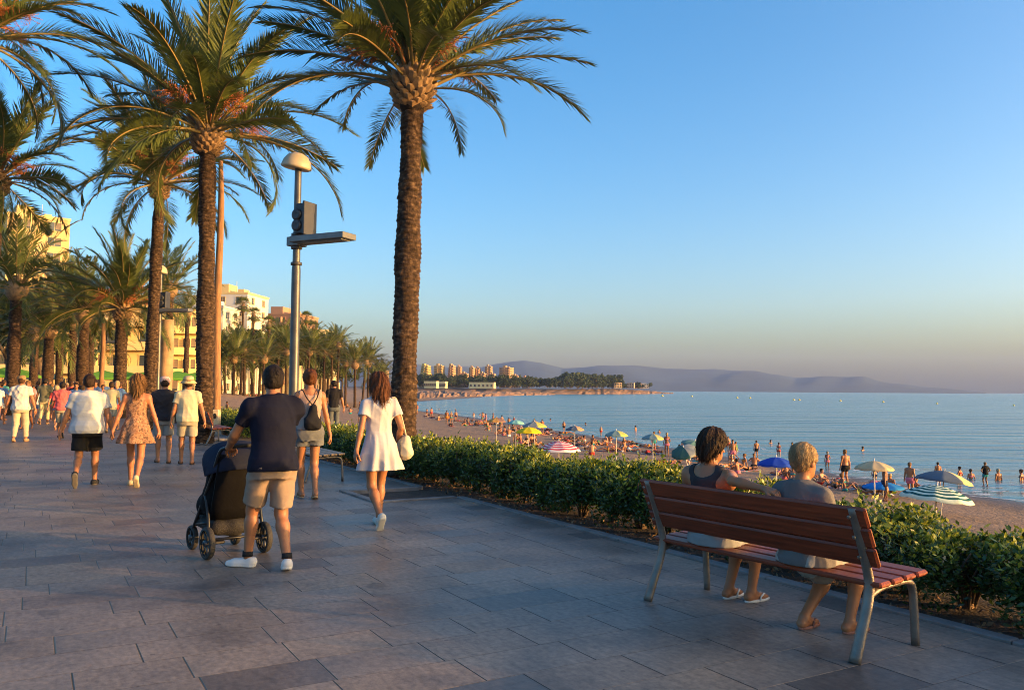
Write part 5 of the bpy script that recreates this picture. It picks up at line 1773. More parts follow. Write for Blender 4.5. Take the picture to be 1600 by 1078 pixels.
def by_parasol(p):
    x, y = to_px(p)
    a = min(PAR_AT, key=lambda q: (q[0] - x) ** 2 + 4 * (q[1] + 14 - y) ** 2)
    dx, dy = x - a[0], y - a[1] - 14
    rel = ('left of' if dx < 0 else 'right of') if abs(dx) > 9 else ('in front of' if dy > 0 else 'behind')
    far = 'well ' if abs(dx) > 34 else ''
    return far + rel + ' ' + a[2]




def archetype(key):
    if key in ARCH: return ARCH[key]
    wade = dict(L=(-.10, .04, .085, 0, -8), R=(.11, -.06, .085, 0, 8))
    spec = {
        'man': ('m', 1.05, dict(wade, LA=(-.28, .03, .87), RA=(.28, .0, .87))),
        'man_akimbo': ('m', 1.05, dict(wade, LA=(-.20, .02, 1.0), RA=(.20, .02, 1.0), epL=(-1, -.3, 0), epR=(1, -.3, 0))),
        'woman': ('f', 1.0, dict(wade, LA=(-.26, .04, .87), RA=(.20, .16, 1.05))),
        'walk': ('m', 1.0, dict(hz=.9, L=(-.09, -.28, .16, 44, -4), R=(.09, .22, .085, -8, 4), LA=(-.27, .12, .86), RA=(.27, -.14, .85))),
        'walkf': ('f', 1.0, dict(hz=.9, L=(-.08, .2, .085, -6, -4), R=(.08, -.26, .15, 44, 4), LA=(-.26, -.10, .87), RA=(.26, .12, .87))),
        'sit': ('m', 1.05, dict(hz=.12, L=(-.10, .55, .085, 0, -6), R=(.11, .60, .085, 0, 6), LA=(-.16, .40, .42), RA=(.17, .42, .42), lean=8, kpole=(0, .2, 1), epL=(-1, 0, -.3), epR=(1, 0, -.3))),
        'sitf': ('f', 1.0, dict(hz=.12, L=(-.09, .70, .085, -30, -6), R=(.10, .62, .085, 0, 6), LA=(-.24, -.26, .06), RA=(.24, -.28, .06), lean=-16, kpole=(0, .2, 1), epL=(-1, -.6, 0), epR=(1, -.6, 0))),
    }
    if key in ('lie', 'lief'):
        F = Fig('m' if key == 'lie' else 'f', 1.05, dict(L=(-.13, .02, .085, 60, -8), R=(.12, .0, .085, 60, 8), LA=(-.34, .05, .95), RA=(.30, .10, 1.05)), .026, 1.72, 3)
    elif key in ('prone',):
        F = Fig('f', 1.05, dict(L=(-.09, -.02, .10, 70, 0), R=(.10, -.05, .10, 70, 0), LA=(-.25, .10, 1.62), RA=(.25, .10, 1.62), epL=(-1, 0, 0), epR=(1, 0, 0)), .026, 1.72, 4)
    else:
        sx, ft, po = spec[key]
        F = Fig(sx, ft, po, .024, 1.74, 5)
    lie = key in ('lie', 'lief', 'prone')
    body = F.body(skin('tan'), hands=False)
    hr = F.hair(hairmat('dark'), 'short' if F.sex == 'm' else 'bun')
    sh = F.shorts(C('swim', (.02, .025, .04)), .5 if F.sex == 'm' else .12, waist=1.0 if F.sex == 'm' else .96)
    tops = [F.shirt(C('swim', (.02, .025, .04)), .86, .6)] if key in ('walk', 'walkf', 'man_akimbo') else []
    bra = None
    if F.sex == 'f' and not tops:
        P = [profile([(1.24, .14, .10, .005), (1.34, .152, .108, .0)], .02, .016, F.Mi)] + F.bust(.012)
        bra = F.out([surf(P, .024, [F._uplane(1.33, 1), F._uplane(1.235, -1)])], 'bikini_top', C('swim', (.02, .025, .04)))
    if lie:
        R = Matrix.Rotation(R_(90 if key == 'prone' else -90), 4, 'X')
        mz = []
        for m in [body, hr, sh] + tops + ([bra] if bra else []): m.transform(R)
        zs = np.empty(len(body.vertices) * 3); body.vertices.foreach_get('co', zs); lo = np.sort(zs[2::3])[int(len(zs) / 3 * .03)]
        for m in [body, hr, sh] + tops + ([bra] if bra else []): m.transform(T(0, -.85 if key != 'prone' else .85, -lo + .02))
    ARCH[key] = (body, hr, sh, tops, bra)
    return ARCH[key]


SWIM = [('navy_swim', (.02, .03, .07)), ('red_swim', (.45, .04, .035)), ('black_swim', (.012, .012, .013)), ('teal_swim', (.03, .22, .24)), ('white_swim', (.6, .58, .55)), ('pink_swim', (.55, .16, .22)), ('orange_swim', (.55, .2, .03)), ('green_swim', (.06, .2, .07))]


POSE = {'man': 'standing', 'man_akimbo': 'standing', 'woman': 'standing', 'sit': 'sitting with knees up', 'sitf': 'sitting leaning back', 'lie': 'lying on the back', 'lief': 'lying on the back', 'prone': 'lying face down'}
HAIRN = {'black': 'black', 'dark': 'dark', 'brown': 'brown', 'darkblond': 'fair', 'grey': 'grey'}


def bather(key, p, rz, k, group, r, where):
    a = SWIM[int(r.integers(0, len(SWIM)))]; hr = str(r.choice(['black', 'dark', 'brown', 'dark', 'darkblond', 'grey']))
    c = a[0].split('_')[0]
    base = '%s %s bather' % (c, 'trunks' if key in ('man', 'sit', 'lie') else 'bikini')
    lab = uniq(base, where, ('%s haired' % HAIRN[hr], {'lie': 'supine', 'lief': 'supine', 'prone': 'prone', 'sit': 'hunched', 'sitf': 'reclining'}.get(key, 'upright')))
    return small_person(key, p, rz, k, lab, group, r, None, hr, a)


def small_person(key, p, rz, k, label, group, r, tone=None, hair=None, c1=None, c2=None):
    body, hr, sh, tops, bra = archetype(key)
    def child(name, me, m, par):
        o = mesh_obj(name, me, par)
        o.material_slots[0].link = 'OBJECT'; o.material_slots[0].material = m
        return o
    o = mesh_obj('person', body, None, p, rz); o.scale = (k, k, k)
    o.material_slots[0].link = 'OBJECT'; o.material_slots[0].material = skin(tone or r.choice(['tan', 'tan', 'brown', 'red', 'fair']))
    tag(o, label, 'person', group)
    child('hair', hr, hairmat(hair or r.choice(['black', 'dark', 'brown', 'dark', 'darkblond', 'grey'])), o)
    a = SWIM[int(r.integers(0, len(SWIM)))] if c1 is None else c1
    child('shorts', sh, C(*a), o)
    for t in tops: child('shirt', t, C(*(c2 or SWIM[int(r.integers(0, len(SWIM)))])), o)
    if bra: child('bikini_top', bra, C(*a), o)
    return o
# ------------------------------------------------------------------ put it together
STRIPE_R = lambda: [C('parasol_crimson', (.50, .030, .06)), C('parasol_white', (.66, .60, .60))]
STRIPE_G = lambda: [C('parasol_teal', (.012, .085, .085)), C('parasol_mint', (.58, .66, .52))]


def build_city():
    # low hotel, two wings
    y = (.52, .42, .25)
    p = atd(60, 600, 112); p.z = 0
    building('hotel_building', p, R_(14), 30, 12, 4, 3.3, 9, (.56, .40, .17), 'long cream hotel with balconies behind the palms at the far left', balc=[(1, .96), (2, .96), (3, .96)], win=(1.7, 1.7))
    p = atd(226, 600, 128); p.z = 0
    building('hotel_building', p, R_(20), 20, 12, 4, 3.3, 8, (.60, .45, .20), 'cream hotel wing with white balconies behind the second palm trunk', balc=[(1, .9), (2, .9), (3, .9)], win=(1.8, 1.6))
    p = atd(52, 600, 165); p.z = 1
    building('apartment_building', p, R_(38), 11, 12, 11, 3.1, 2, (.60, .42, .19), 'tall ochre apartment tower rising above the palms at the left edge', side_bays=1, win=(2.4, 1.7), zbase=0)
    p = atd(344, 600, 190); p.z = 0
    building('apartment_building', p, R_(-6), 12, 12, 8, 2.85, 3, (.60, .57, .52), 'white apartment block with a plain shaded side beside the wooden pole', side_bays=2, win=(1.4, 1.5), balc=[(3, .5), (4, .5), (5, .5), (6, .5)])
    p = atd(300, 600, 176); p.z = 0
    building('apartment_building', p, R_(-4), 13, 12, 6, 3.1, 4, (.58, .53, .45), 'stepped white apartment block with deep balconies left of the wooden pole', side_bays=2, balc=[(i, .95, 1.8) for i in range(1, 6)], step=.6)
    p = atd(430, 600, 235); p.z = 0
    building('apartment_building', p, R_(-8), 13, 15, 7, 3.15, 4, (.36, .20, .12), 'brown apartment block with open balconies left of the lamp post', side_bays=4, balc=[(i, .8, 1.6) for i in range(2, 7)], win=(1.7, 1.8))
    p = atd(494, 600, 262); p.z = 0
    building('apartment_building', p, R_(4), 11, 14, 6, 3.3, 3, (.62, .50, .28), 'yellow stepped apartment block right of the lamp post', side_bays=3, balc=[(i, .95, 1.6) for i in range(1, 6)], step=1.1, roofbox=False)
    p = atd(388, 600, 200); p.z = 0
    building('beach_house', p, R_(6), 24, 8, 2, 3.2, 7, (.62, .52, .34), 'low cream arcade building under the palms between pole and lamp post', balc=[(1, .98, 2.2)], roofbox=False)
    # headland blocks: (px, top y, width px, distance, floors, colour)
    far = [(597, 577, 14, 780, 6, (.60, .46, .27), 'pale block just left of the big palm trunk'), (661, 570, 20, 900, 9, (.62, .52, .22), 'bright yellow stepped tower nearest the big palm trunk on the headland'), (684, 570, 17, 930, 9, (.58, .46, .24), 'yellow tower with a pink top, second on the headland'), (703, 570, 14, 930, 9, (.56, .40, .24), 'tan stepped tower third from the left on the headland'), (716, 572, 9, 960, 9, (.54, .38, .25), 'slim brown tower on the headland'), (724, 582, 13, 940, 5, (.52, .38, .26), 'low brown block beside the slim tower on the headland'), (736, 573, 9, 980, 9, (.56, .42, .28), 'narrow tan tower, left of a close pair on the headland'), (745, 574, 9, 985, 9, (.54, .40, .27), 'narrow tan tower, right of a close pair on the headland'), (752, 582, 13, 950, 6, (.52, .36, .24), 'wide low brown block in front of towers on the headland'), (762, 571, 12, 985, 9, (.55, .42, .29), 'tall tan tower left of the widest headland block'), (768, 583, 12, 950, 5, (.54, .40, .27), 'small stepped block at the foot of the tall tan tower'), (788, 573, 22, 1000, 9, (.56, .42, .28), 'widest orange-tan apartment block on the headland'), (804, 586, 14, 1010, 4, (.52, .40, .28), 'long low tan house right of the widest block'), (820, 588, 12, 1080, 3, (.50, .32, .24), 'small reddish house among the trees on the headland')]
    r = np.random.default_rng(2)
    for px, ty, wpx, d, fl, col, lb in far:
        col = (col[0] * .82, col[1] * .68, col[2] * .55)
        p = atd(px, 600, d); z0 = 6; H = atd(px, ty, d).z - z0 - 1.5; w = wpx / FPX * d
        p.z = z0 - 3
        building('apartment_building', p, R_(r.uniform(-24, -10)), w * .8, w * .8, fl, (H + 3) / fl, 3, col, lb, side_bays=3, balc=[(i, .9, 1.8) for i in range(1, fl)], step=(w * .03 if 'stepped' in lb else 0), win=(w * .13, H / fl * .5))
    for px, wpx, d, lb in ((672, 20, 720, 'long yellow beach building near the water left end of the headland'), (752, 40, 800, 'long low cream pavilion in the middle of the headland shore'), (690, 11, 740, 'little cream beach hut between two shore buildings')):
        p = atd(px, 600, d); p.z = 2
        building('beach_house', p, R_(-12), wpx / FPX * d, 8, 1, 5.5, 6, (.62, .54, .30), lb, roofbox=False, win=(2, 2.4))
    for k, (px, d) in enumerate(((985, 1150), (997, 1180), (1008, 1210), (966, 1120))):
        p = atd(px, 600, d); p.z = 4.2
        building('villa', p, R_(-15 + 6 * k), 10, 8, 2, 3.4, 3, ((.52, .36, .25), (.55, .30, .20), (.58, .48, .36), (.55, .42, .2))[k], ('tan villa left of the point', 'terracotta villa on the point', 'white villa nearest the tip of the point', 'ochre villa beside the tallest tree of the point')[k], roofbox=False, win=(2, 2))
    cols = [(.07, .13, .02), (.03, .06, .06)]
    spots = [(14, 74, .09), (60, 92, .02), (162, 88, .09), (196, 92, .09), (232, 90, .08), (278, 88, .08), (305, 96, .08)]
    for i, (px, d, g) in enumerate(spots):
        p = atd(px, 600, d); p.z = 0
        cafe_parasol(p, 4.4, ('green cafe parasol at the left edge', 'dark blue-green cafe parasol behind the walkers', 'green cafe parasol behind the white t-shirt man', 'green cafe parasol left of the blonde woman', 'green cafe parasol behind the blonde woman', 'green cafe parasol behind the pink cap', 'green cafe parasol behind the straw hat')[i], (.11, .26, .035) if g > .05 else (.04, .085, .10), R_(20))


def grove_label(px, i):
    row = 'front' if i < 17 else 'back'
    ref = min(((340, 'the wooden pole'), (378, 'the sky fan palm'), (424, 'the navy shirt man'), (456, 'the lamp post'), (481, 'the backpack woman'), (521, 'the man in black'), (560, 'the woman in white'), (592, 'the big palm')), key=lambda q: abs(q[0] - px))
    d = px - ref[0]
    return uniq('%s row date palm of the bay grove' % row, ('right of ' if d > 5 else 'left of ' if d < -5 else 'straight above ') + ref[1], ('taller', 'shorter', 'other'))


def build_palms():
    p = G(628, 742)
    near_palm(p, topz(635, 162, p.y), .228, .178, 1.08, 'big thick palm right of the lamp post, beside the woman in white', 50, 1, (.10, 0), extra=((6, 30, 1, 1.08), (-12, 2, 3, .66), (172, 24, 2, .95), (24, 52, 1, 1.15), (165, 58, 1, 1.1)), boot=.43, lowest=80, vmax=3.2)
    p = atd(318, 690, 23.3); p.z = 0
    near_palm(p, topz(315, 236, 23.3), .235, .19, 1.38, 'second tall palm behind the straw hat man with drooping fronds', 50, 2, (-.10, 0), boot=.47, lowest=98)
    p = atd(232, 660, 30.5); p.z = 0
    near_palm(p, topz(236, 306, 30.5), .215, .17, 1.30, 'third palm with a slimmer trunk behind the blonde woman', 44, 3, (.15, 0), boot=.40)
    p = atd(-62, 660, 20); p.z = 0
    near_palm(p, topz(-62, 90, 20), .26, .21, 1.12, 'palm cut by the left edge with only its upper frond tips showing', 46, 4, boot=.4)
    p = atd(-34, 660, 27); p.z = 0
    near_palm(p, topz(-20, 300, 27), .26, .21, 1.05, 'palm at the left edge whose dark fronds hang over the tower', 46, 5, (.3, 0), boot=.4)
    p = atd(186, 640, 41); p.z = 0
    near_palm(p, topz(188, 498, 41), .30, .25, 1.2, 'shorter full palm with a pale boot behind the white t-shirt man', 48, 6, boot=.46)
    r = np.random.default_rng(6)
    L = [(128, 46, 492, 1.25, 'palm in the shaded row left of the shorter full palm'), (74, 50, 520, 1.15, 'palm above the coral shirt man'), (52, 58, 525, 1.2, 'palm above the olive t-shirt man'), (112, 60, 505, 1.3, 'palm behind the row over the crowd'), (140, 70, 515, 1.2, 'far palm between the wood post and the short palm'), (20, 44, 455, 1.45, 'bushy palm under the ochre tower at the left edge'), (92, 66, 470, 1.3, 'palm beside the ochre tower'), (262, 62, 455, 1.35, 'palm behind the second lamp'), (246, 90, 480, 1.3, 'small palm behind the second lamp'), (290, 100, 490, 1.3, 'small palm left of the second trunk'), (158, 92, 545, 1.2, 'low palm over the cafe parasols')]
    for i, (px, d, yb, cs, lb) in enumerate(L):
        p = atd(px, 600, d); p.z = 0
        far_palm(p, topz(px, yb, d), cs, lb, 'palms along the promenade', i, i * 1.1, r=.24 if d > 55 else .27)
    # the grove round the bay: base line follows the back of the beach
    B = [(345, 150, 556), (365, 152, 560), (382, 158, 552), (396, 165, 558), (412, 160, 553), (430, 172, 550), (447, 168, 558), (462, 180, 552), (478, 176, 556), (492, 190, 552), (505, 186, 556), (518, 196, 562), (527, 190, 552), (540, 205, 566), (555, 182, 562), (566, 215, 572), (575, 225, 574), (352, 175, 545), (376, 180, 536), (405, 185, 540), (424, 190, 533), (440, 200, 530), (455, 205, 536), (470, 205, 540), (486, 215, 545), (500, 220, 548), (512, 222, 552), (335, 165, 548), (325, 150, 556), (585, 235, 577), (594, 245, 580)]
    for i, (px, d, yb) in enumerate(B):
        p = atd(px, 600, d); p.z = land(p)
        if i > 16: yb += 17
        h = max(topz(px, yb, d) - p.z, 3.0)
        h *= r.uniform(.86, 1.14)
        far_palm(p, h, d / 92 * r.uniform(.75, 1.2), grove_label(px, i), 'palms in the grove behind the far beach', i, i * 1.3, r=.24, lean=r.normal() * .05)
    for i, (px, d, yb, lb) in enumerate(((377, 176, 476, 'fan palm standing out against the sky right of the white block'), (394, 180, 492, 'fan palm in front of the brown block, left one'), (477, 200, 497, 'tall fan palm just right of the lamp post'), (488, 204, 512, 'second tall fan palm right of the lamp post'), (361, 185, 500, 'fan palm in front of the white block'), (418, 186, 505, 'fan palm in front of the brown block, right one'))):
        p = atd(px, 600, d); p.z = land(p)
        far_palm(p, topz(px, yb, d) - p.z, 1.55, lb, 'fan palms rising above the grove', 0, i, True, r=.2)
    # dark broad-leaved trees behind the palms
    tm = [tree_meshes(s, dark=True) for s in (1, 2)] + [tree_meshes(3, dark=False)]
    wood = [tree_meshes(7, 6, 3.4, 1500, .7, True, .16), tree_meshes(8, 6, 3.2, 1500, .7, True, .12), tree_meshes(9, 6, 3.3, 1500, .7, False, .15)]

    def tree(p, k, vi, label, group, rz=0.0, tm=tm):
        root = empty('tree', p, rz, label, 'tree', group); root.scale = (k, k, k)
        mesh_obj('trunk', tm[vi][0], root); mesh_obj('crown', tm[vi][1], root)
        return root
    for i, (px, d, k, lb) in enumerate(((10, 62, 1.5, 'dark tree in front of the ochre tower'), (62, 78, 1.5, 'dark tree right of the ochre tower'), (395, 185, 2.3, 'dark tree below the brown block'), (425, 200, 2.2, 'dark tree left of the lamp post in the grove'), (362, 190, 2.4, 'dark tree below the white block'), (330, 150, 1.6, 'dark tree behind the second palm trunk'), (508, 215, 1.7, 'dark tree at the foot of the yellow block'), (535, 230, 1.4, 'dark tree at the end of the palm grove'), (382, 205, 2.3, 'dark tree between the white and the brown block'), (450, 215, 2.2, 'dark tree hidden behind the lamp post'), (478, 222, 2.0, 'dark tree right of the lamp post in the grove'), (412, 212, 2.0, 'small dark tree below the brown block'))):
        p = atd(px, 600, d); p.z = max(land(p), 0); tree(p, k, i % 2, lb, 'dark trees behind the palms', i * 1.2)
    # headland wood
    r = np.random.default_rng(12)
    for i in range(215):
        px = r.uniform(645, 1000) if i > 60 else (r.uniform(825, 965) if i > 22 else r.uniform(955, 1018))
        d = np.interp(px, [640, 800, 900, 1000], [850, 890, 1030, 1180]) + r.uniform(-20, 90)
        p = atd(px, 600, d); p.z = 3.5 + r.uniform(0, 2)
        k = r.uniform(1.3, 2.1) * (1.45 if 880 < px < 965 else 1) * (.62 if px > 970 else 1)
        tree(p, k, int(r.choice(3, p=(.42, .38, .2))), 'round tree in the wood on the far headland', 'trees on the headland', r.uniform(0, 6), wood)


SHORT = ['crimson striped', 'teal striped', 'bright yellow', 'grey and straw', 'small aqua', 'orange and brown', 'slate and apricot', 'sea green', 'grey-green pointed', 'tilted dark green', 'small teal', 'royal blue', 'beige', 'low azure', 'grey and cream']


def build_beach():
    par = [
        ((873, 704), 70, 2.05, dict(mats=STRIPE_R(), kind='stripe'), 'crimson and white striped parasol just above the hedge'),
        ((1453, 780), 105, 2.1, dict(mats=STRIPE_G(), kind='stripe', tilt=(0, 6)), 'teal and mint striped parasol at the right, lowest on the beach'),
        ((826, 676), 41, 2.1, dict(mats=[C('parasol_yellow', (.66, .50, .02))], kind='plain'), 'bright yellow parasol left of the crimson striped one'),
        ((835, 667), 40, 2.3, dict(mats=[C('parasol_grey', (.22, .24, .24)), C('parasol_straw_lit', (.60, .44, .10))], kind='half'), 'straw parasol with a painted grey shaded side behind the yellow one'),
        ((806, 662), 20, 2.0, dict(mats=[C('parasol_aqua', (.22, .48, .42))], kind='plain'), 'small aqua parasol left of the grey and straw one'),
        ((776, 659), 30, 2.0, dict(mats=[C('parasol_orange', (.60, .30, .08)), C('parasol_brown', (.2, .12, .1))], kind='half'), 'orange and brown parasol near the water at the far end'),
        ((898, 672), 28, 2.0, dict(mats=[C('parasol_slate_shade', (.10, .13, .17)), C('parasol_apricot_lit', (.52, .30, .16))], kind='half'), 'apricot parasol with a painted slate shaded side at the waterline'),
        ((963, 681), 38, 2.1, dict(mats=[C('parasol_sea', (.18, .27, .26)), C('parasol_lime', (.45, .45, .12))], kind='half'), 'sea green parasol at the water in the middle of the beach'),
        ((1020, 686), 32, 2.1, dict(mats=[C('parasol_sea2', (.16, .25, .26)), C('parasol_lemon', (.45, .42, .15))], kind='half'), 'grey-green pointed parasol right of the sea green one'),
        ((1082, 697), 24, 1.9, dict(mats=[C('parasol_forest', (.05, .12, .10)), C('parasol_grey', (.22, .24, .24))], kind='half', tilt=(20, -22)), 'dark green tilted parasol left of the dark haired woman'),
        ((1066, 694), 18, 1.9, dict(mats=[C('parasol_teal2', (.10, .20, .19))], kind='plain', tilt=(10, 14)), 'small teal parasol beside the tilted one'),
        ((1213, 727), 58, 2.0, dict(mats=[C('parasol_blue', (.018, .06, .36))], kind='plain'), 'royal blue parasol between the two heads on the bench'),
        ((1366, 733), 58, 2.0, dict(mats=[C('parasol_beige', (.50, .38, .22))], kind='plain'), 'beige parasol near the water at the right'),
        ((1380, 762), 62, 2.0, dict(mats=[C('parasol_azure', (.02, .18, .46))], kind='plain', hgt=.72, cloth_drop=.16), 'low azure parasol sunk in the sand behind the striped teal one'),
        ((1468, 752), 82, 2.3, dict(mats=[C('parasol_slate_shade', (.10, .13, .17)), C('parasol_cream_lit', (.58, .50, .22))], kind='half', tilt=(0, 8), hgt=1.75), 'wide cream parasol with a painted grey shaded side at the right waterline'),
    ]
    for (px, py), wpx, dia, kw, lb in par:
        kw = dict(kw)
        hgt = kw.pop('hgt', 2.15)
        z = -3.2
        for _ in range(15):                        # where a rim at this height above the sand is seen at the pixel
            drop = kw.get('cloth_drop', .24) * dia * .75 + .05
            p = G(px, py, z + hgt - drop); z = max(land(p), WATER)
            dia = min(max(wpx * p.y / FPX, 1.3), 2.9)
        h = hgt
        p.z = z
        PAR_AT.append((px, py, 'the ' + SHORT[len(PAR_AT)] + ' parasol'))
        parasol(p, dia, lb, kw.pop('mats'), kw.pop('kind'), hgt=h, rz=.25, **kw)
    r = np.random.default_rng(21)
    # people one can pick out: archetype, px, feet y, top y, label, trunks
    N = [('man', 1321, 758, 702, 'tanned man in black swim trunks standing near the water with his back to us', 'black_swim', 20), ('man', 1182, 716, 688, 'tanned man in dark shorts standing at the waterline above the blue parasol', 'black_swim', 10),
         ('man_akimbo', 1540, 760, 722, 'man in pale shorts wading with bent arms at the far right', 'teal_swim', 10), ('man', 1466, 758, 722, 'man standing in the shallows behind the grey and cream parasol', 'navy_swim', 0), ('woman', 1500, 757, 733, 'child standing in the shallows right of the grey and cream parasol', 'red_swim', 30),
         ('woman', 1217, 711, 694, 'woman standing in the water just above the blue parasol', 'red_swim', -20), ('woman', 1293, 729, 708, 'child standing in the shallows left of the man in black trunks', 'pink_swim', 0),
         ('walk', 1150, 718, 690, 'man in a white shirt walking along the waterline right of the dark haired woman', 'white_swim', 60), ('man', 1138, 700, 684, 'bather in the shallows beside the dark haired woman', 'red_swim', 0), ('woman', 1367, 748, 730, 'person standing under the beige parasol', 'navy_swim', 0),
         ('man', 1022, 705, 674, 'man standing under the grey-green pointed parasol', 'teal_swim', 30), ('woman', 1042, 713, 676, 'woman with raised arms standing right of the grey-green parasol', 'pink_swim', 0), ('man', 1068, 715, 688, 'man standing left of the tilted dark green parasol', 'navy_swim', 0),
         ('man', 939, 681, 666, 'bather standing at the waterline left of the sea green parasol', 'red_swim', 0), ('man', 881, 675, 658, 'man standing at the water left of the slate and apricot parasol', 'black_swim', 10), ('man', 847, 676, 655, 'bather by the grey and straw parasol', 'white_swim', 0), ('man', 795, 668, 652, 'man standing at the waterline left of the aqua parasol', 'black_swim', 0), ('woman', 803, 664, 651, 'woman standing at the waterline by the aqua parasol', 'red_swim', 0),
         ('man', 698, 662, 641, 'man in orange shorts standing on the far sand', 'orange_swim', 0), ('man', 674, 652, 637, 'man standing on the far sand right of the big palm', 'red_swim', 20), ('woman', 667, 650, 638, 'woman standing on the far sand right of the big palm', 'navy_swim', 20), ('man', 652, 643, 632, 'bather at the water next to the big palm trunk', 'red_swim', 0), ('man', 755, 657, 644, 'man in red trunks on the far waterline', 'red_swim', 0), ('man', 740, 655, 644, 'bather in pale trunks on the far waterline', 'white_swim', 0)]
    for key, px, fy, ty, lb, sw, a in N:
        p = on_sand(px, fy); d = p.y; H = atd(px, ty, d).z - p.z; k = H / 1.74
        if k < .62: p.z -= (.8 - k) * 1.2; k = .8
        k = min(k, 1.12)
        small_person(key, p, R_(a), k, lb, None, r, None, None, next(s for s in SWIM if s[0] == sw))
    # wading farther out
    for i, (px, py, lb) in enumerate(((1517, 748, 'bather up to the waist between two waders at the right'), (1560, 750, 'bather up to the chest right of the wading man'), (1596, 751, 'bather cut by the right edge'), (993, 673, 'bather in the water above the pointed parasol'), (860, 657, 'swimmer beyond the grey and straw parasol'), (915, 664, 'swimmer beyond the slate parasol'), (1238, 697, 'swimmer left of the blond head'), (712, 641, 'swimmer far out left'), (686, 640, 'swimmer off the far sand'), (1030, 676, 'swimmer right of the pointed parasol'), (1204, 693, 'swimmer above the blue parasol'), (1348, 704, 'lone swimmer behind the beige parasol'), (750, 649, 'swimmer beyond the orange parasol'))):
        p = on_sand(px, py); p.z = WATER - (1.05 if i < 4 else 1.36)
        small_person('man' if i % 2 else 'woman', p, R_(20 * i), 1.0 if i != 0 else .95, lb, None, r)
    # sunbathers on towels, sitters - scattered through the band of the beach that the photo fills
    tw = [C('towel_' + n, c) for n, c in (('red', (.42, .07, .06)), ('white', (.58, .55, .5)), ('blue', (.05, .16, .34)), ('teal', (.04, .30, .33)), ('tan', (.45, .33, .2)), ('pink', (.5, .22, .22)), ('navy', (.03, .04, .09)))]
    band = [(655, 650, 4), (720, 660, 6), (780, 668, 7), (850, 677, 6), (920, 692, 8), (985, 700, 8), (1050, 712, 7), (1110, 722, 5), (1160, 730, 7), (1230, 748, 7), (1300, 756, 6), (1360, 768, 6), (1420, 775, 4)]
    used = []
    for px, py, sp in band:
        for k in range(17 if px < 1000 else 11):
            x = px + r.uniform(-38, 38); y = py + (x - px) * .17 + r.normal() * sp * .75
            p = on_sand(x, y)
            s = float(shore_dist(np.array(p.x), np.array(p.y)))
            if s < 1.6: continue
            if any((p - q).length < 1.25 for q in used): continue
            used.append(p); a = r.uniform(0, 6.28); c = r.random()
            if c < .62:
                cols = [tw[int(r.integers(0, 7))], tw[int(r.integers(0, 7))]]
                n1, n2 = [m.name.split('_')[-1].split('.')[0] for m in cols]; wh = by_parasol(p)
                towel(p, a, cols, uniq('plain %s towel' % n1 if n1 == n2 else '%s towel with %s bands' % (n1, n2), wh, ('crumpled', 'large', 'small')))
                bather(['lie', 'lief', 'prone', 'lief'][int(r.integers(0, 4))], p + Vector((0, 0, .035)), a, r.uniform(.93, 1.03), 'sunbathers lying on towels', r, 'on %s towel ' % n1 + wh)
            elif c < .9: bather(['sit', 'sitf'][int(r.integers(0, 2))], p, a, r.uniform(.92, 1.02), 'bathers sitting on the sand', r, 'sitting ' + by_parasol(p))
            else: bather(['man', 'woman'][int(r.integers(0, 2))], p, a, r.uniform(.85, 1.0), 'bathers standing on the sand', r, 'standing ' + by_parasol(p))
    # the group under the yellow and the crimson parasols
    for i, (px, py, k) in enumerate(((806, 690, 'sitf'), (814, 693, 'sit'), (822, 695, 'sitf'), (830, 694, 'sit'), (838, 698, 'sitf'), (795, 682, 'sit'), (786, 680, 'sitf'), (905, 694, 'lief'), (915, 697, 'sitf'), (925, 696, 'sit'))):
        p = on_sand(px, py); bather(k, p, i * 1.3, 1.0, 'bathers by the yellow and crimson parasols', r, 'resting ' + by_parasol(p))
    # far people on the sand left of the big palm
    for i in range(34):
        px = r.uniform(345, 400) if i < 10 else r.uniform(500, 600); py = r.uniform(613, 632) if i < 10 else r.uniform(618, 650)
        p = on_sand(px, py)
        bather(['sit', 'lief', 'man', 'sitf', 'woman'][int(r.integers(0, 5))], p, r.uniform(0, 6), r.uniform(.9, 1.05), 'bathers on the far sand left of the big palm', r, 'on far sand beside the wooden pole' if px < 420 else 'on far sand left of the lamp woman' if px < 500 else ('on far sand behind the man in black' if px < 545 else 'on far sand just left of the big palm'))
    # buoys
    for i, (px, py) in enumerate(((1035, 619), (1081, 619.8), (1152, 622), (1172, 622.4), (1240, 625), (1249, 625.2), (1313, 626.5), (1380, 628.3), (1464, 631), (1584, 634))):
        p = G(px, py, WATER)
        mb = MB(); s = .5 * p.y / 330
        mb.lathe([(.05 * s, -.5 * s), (.7 * s, -.35 * s), (.95 * s, 0), (.8 * s, .45 * s), (.3 * s, .8 * s), (.16 * s, 1.2 * s), (.01, 1.25 * s)], 12)
        nth = ('first', 'second', 'third', 'fourth', 'fifth', 'sixth', 'seventh', 'eighth', 'ninth', 'last')[i]
        tag(mb.build('buoy', mat('buoy_yellow', (.72, .55, .10), .5), None, p), nth + ' yellow buoy counted from the headland in the floating line', 'buoy', 'yellow buoys in a line')


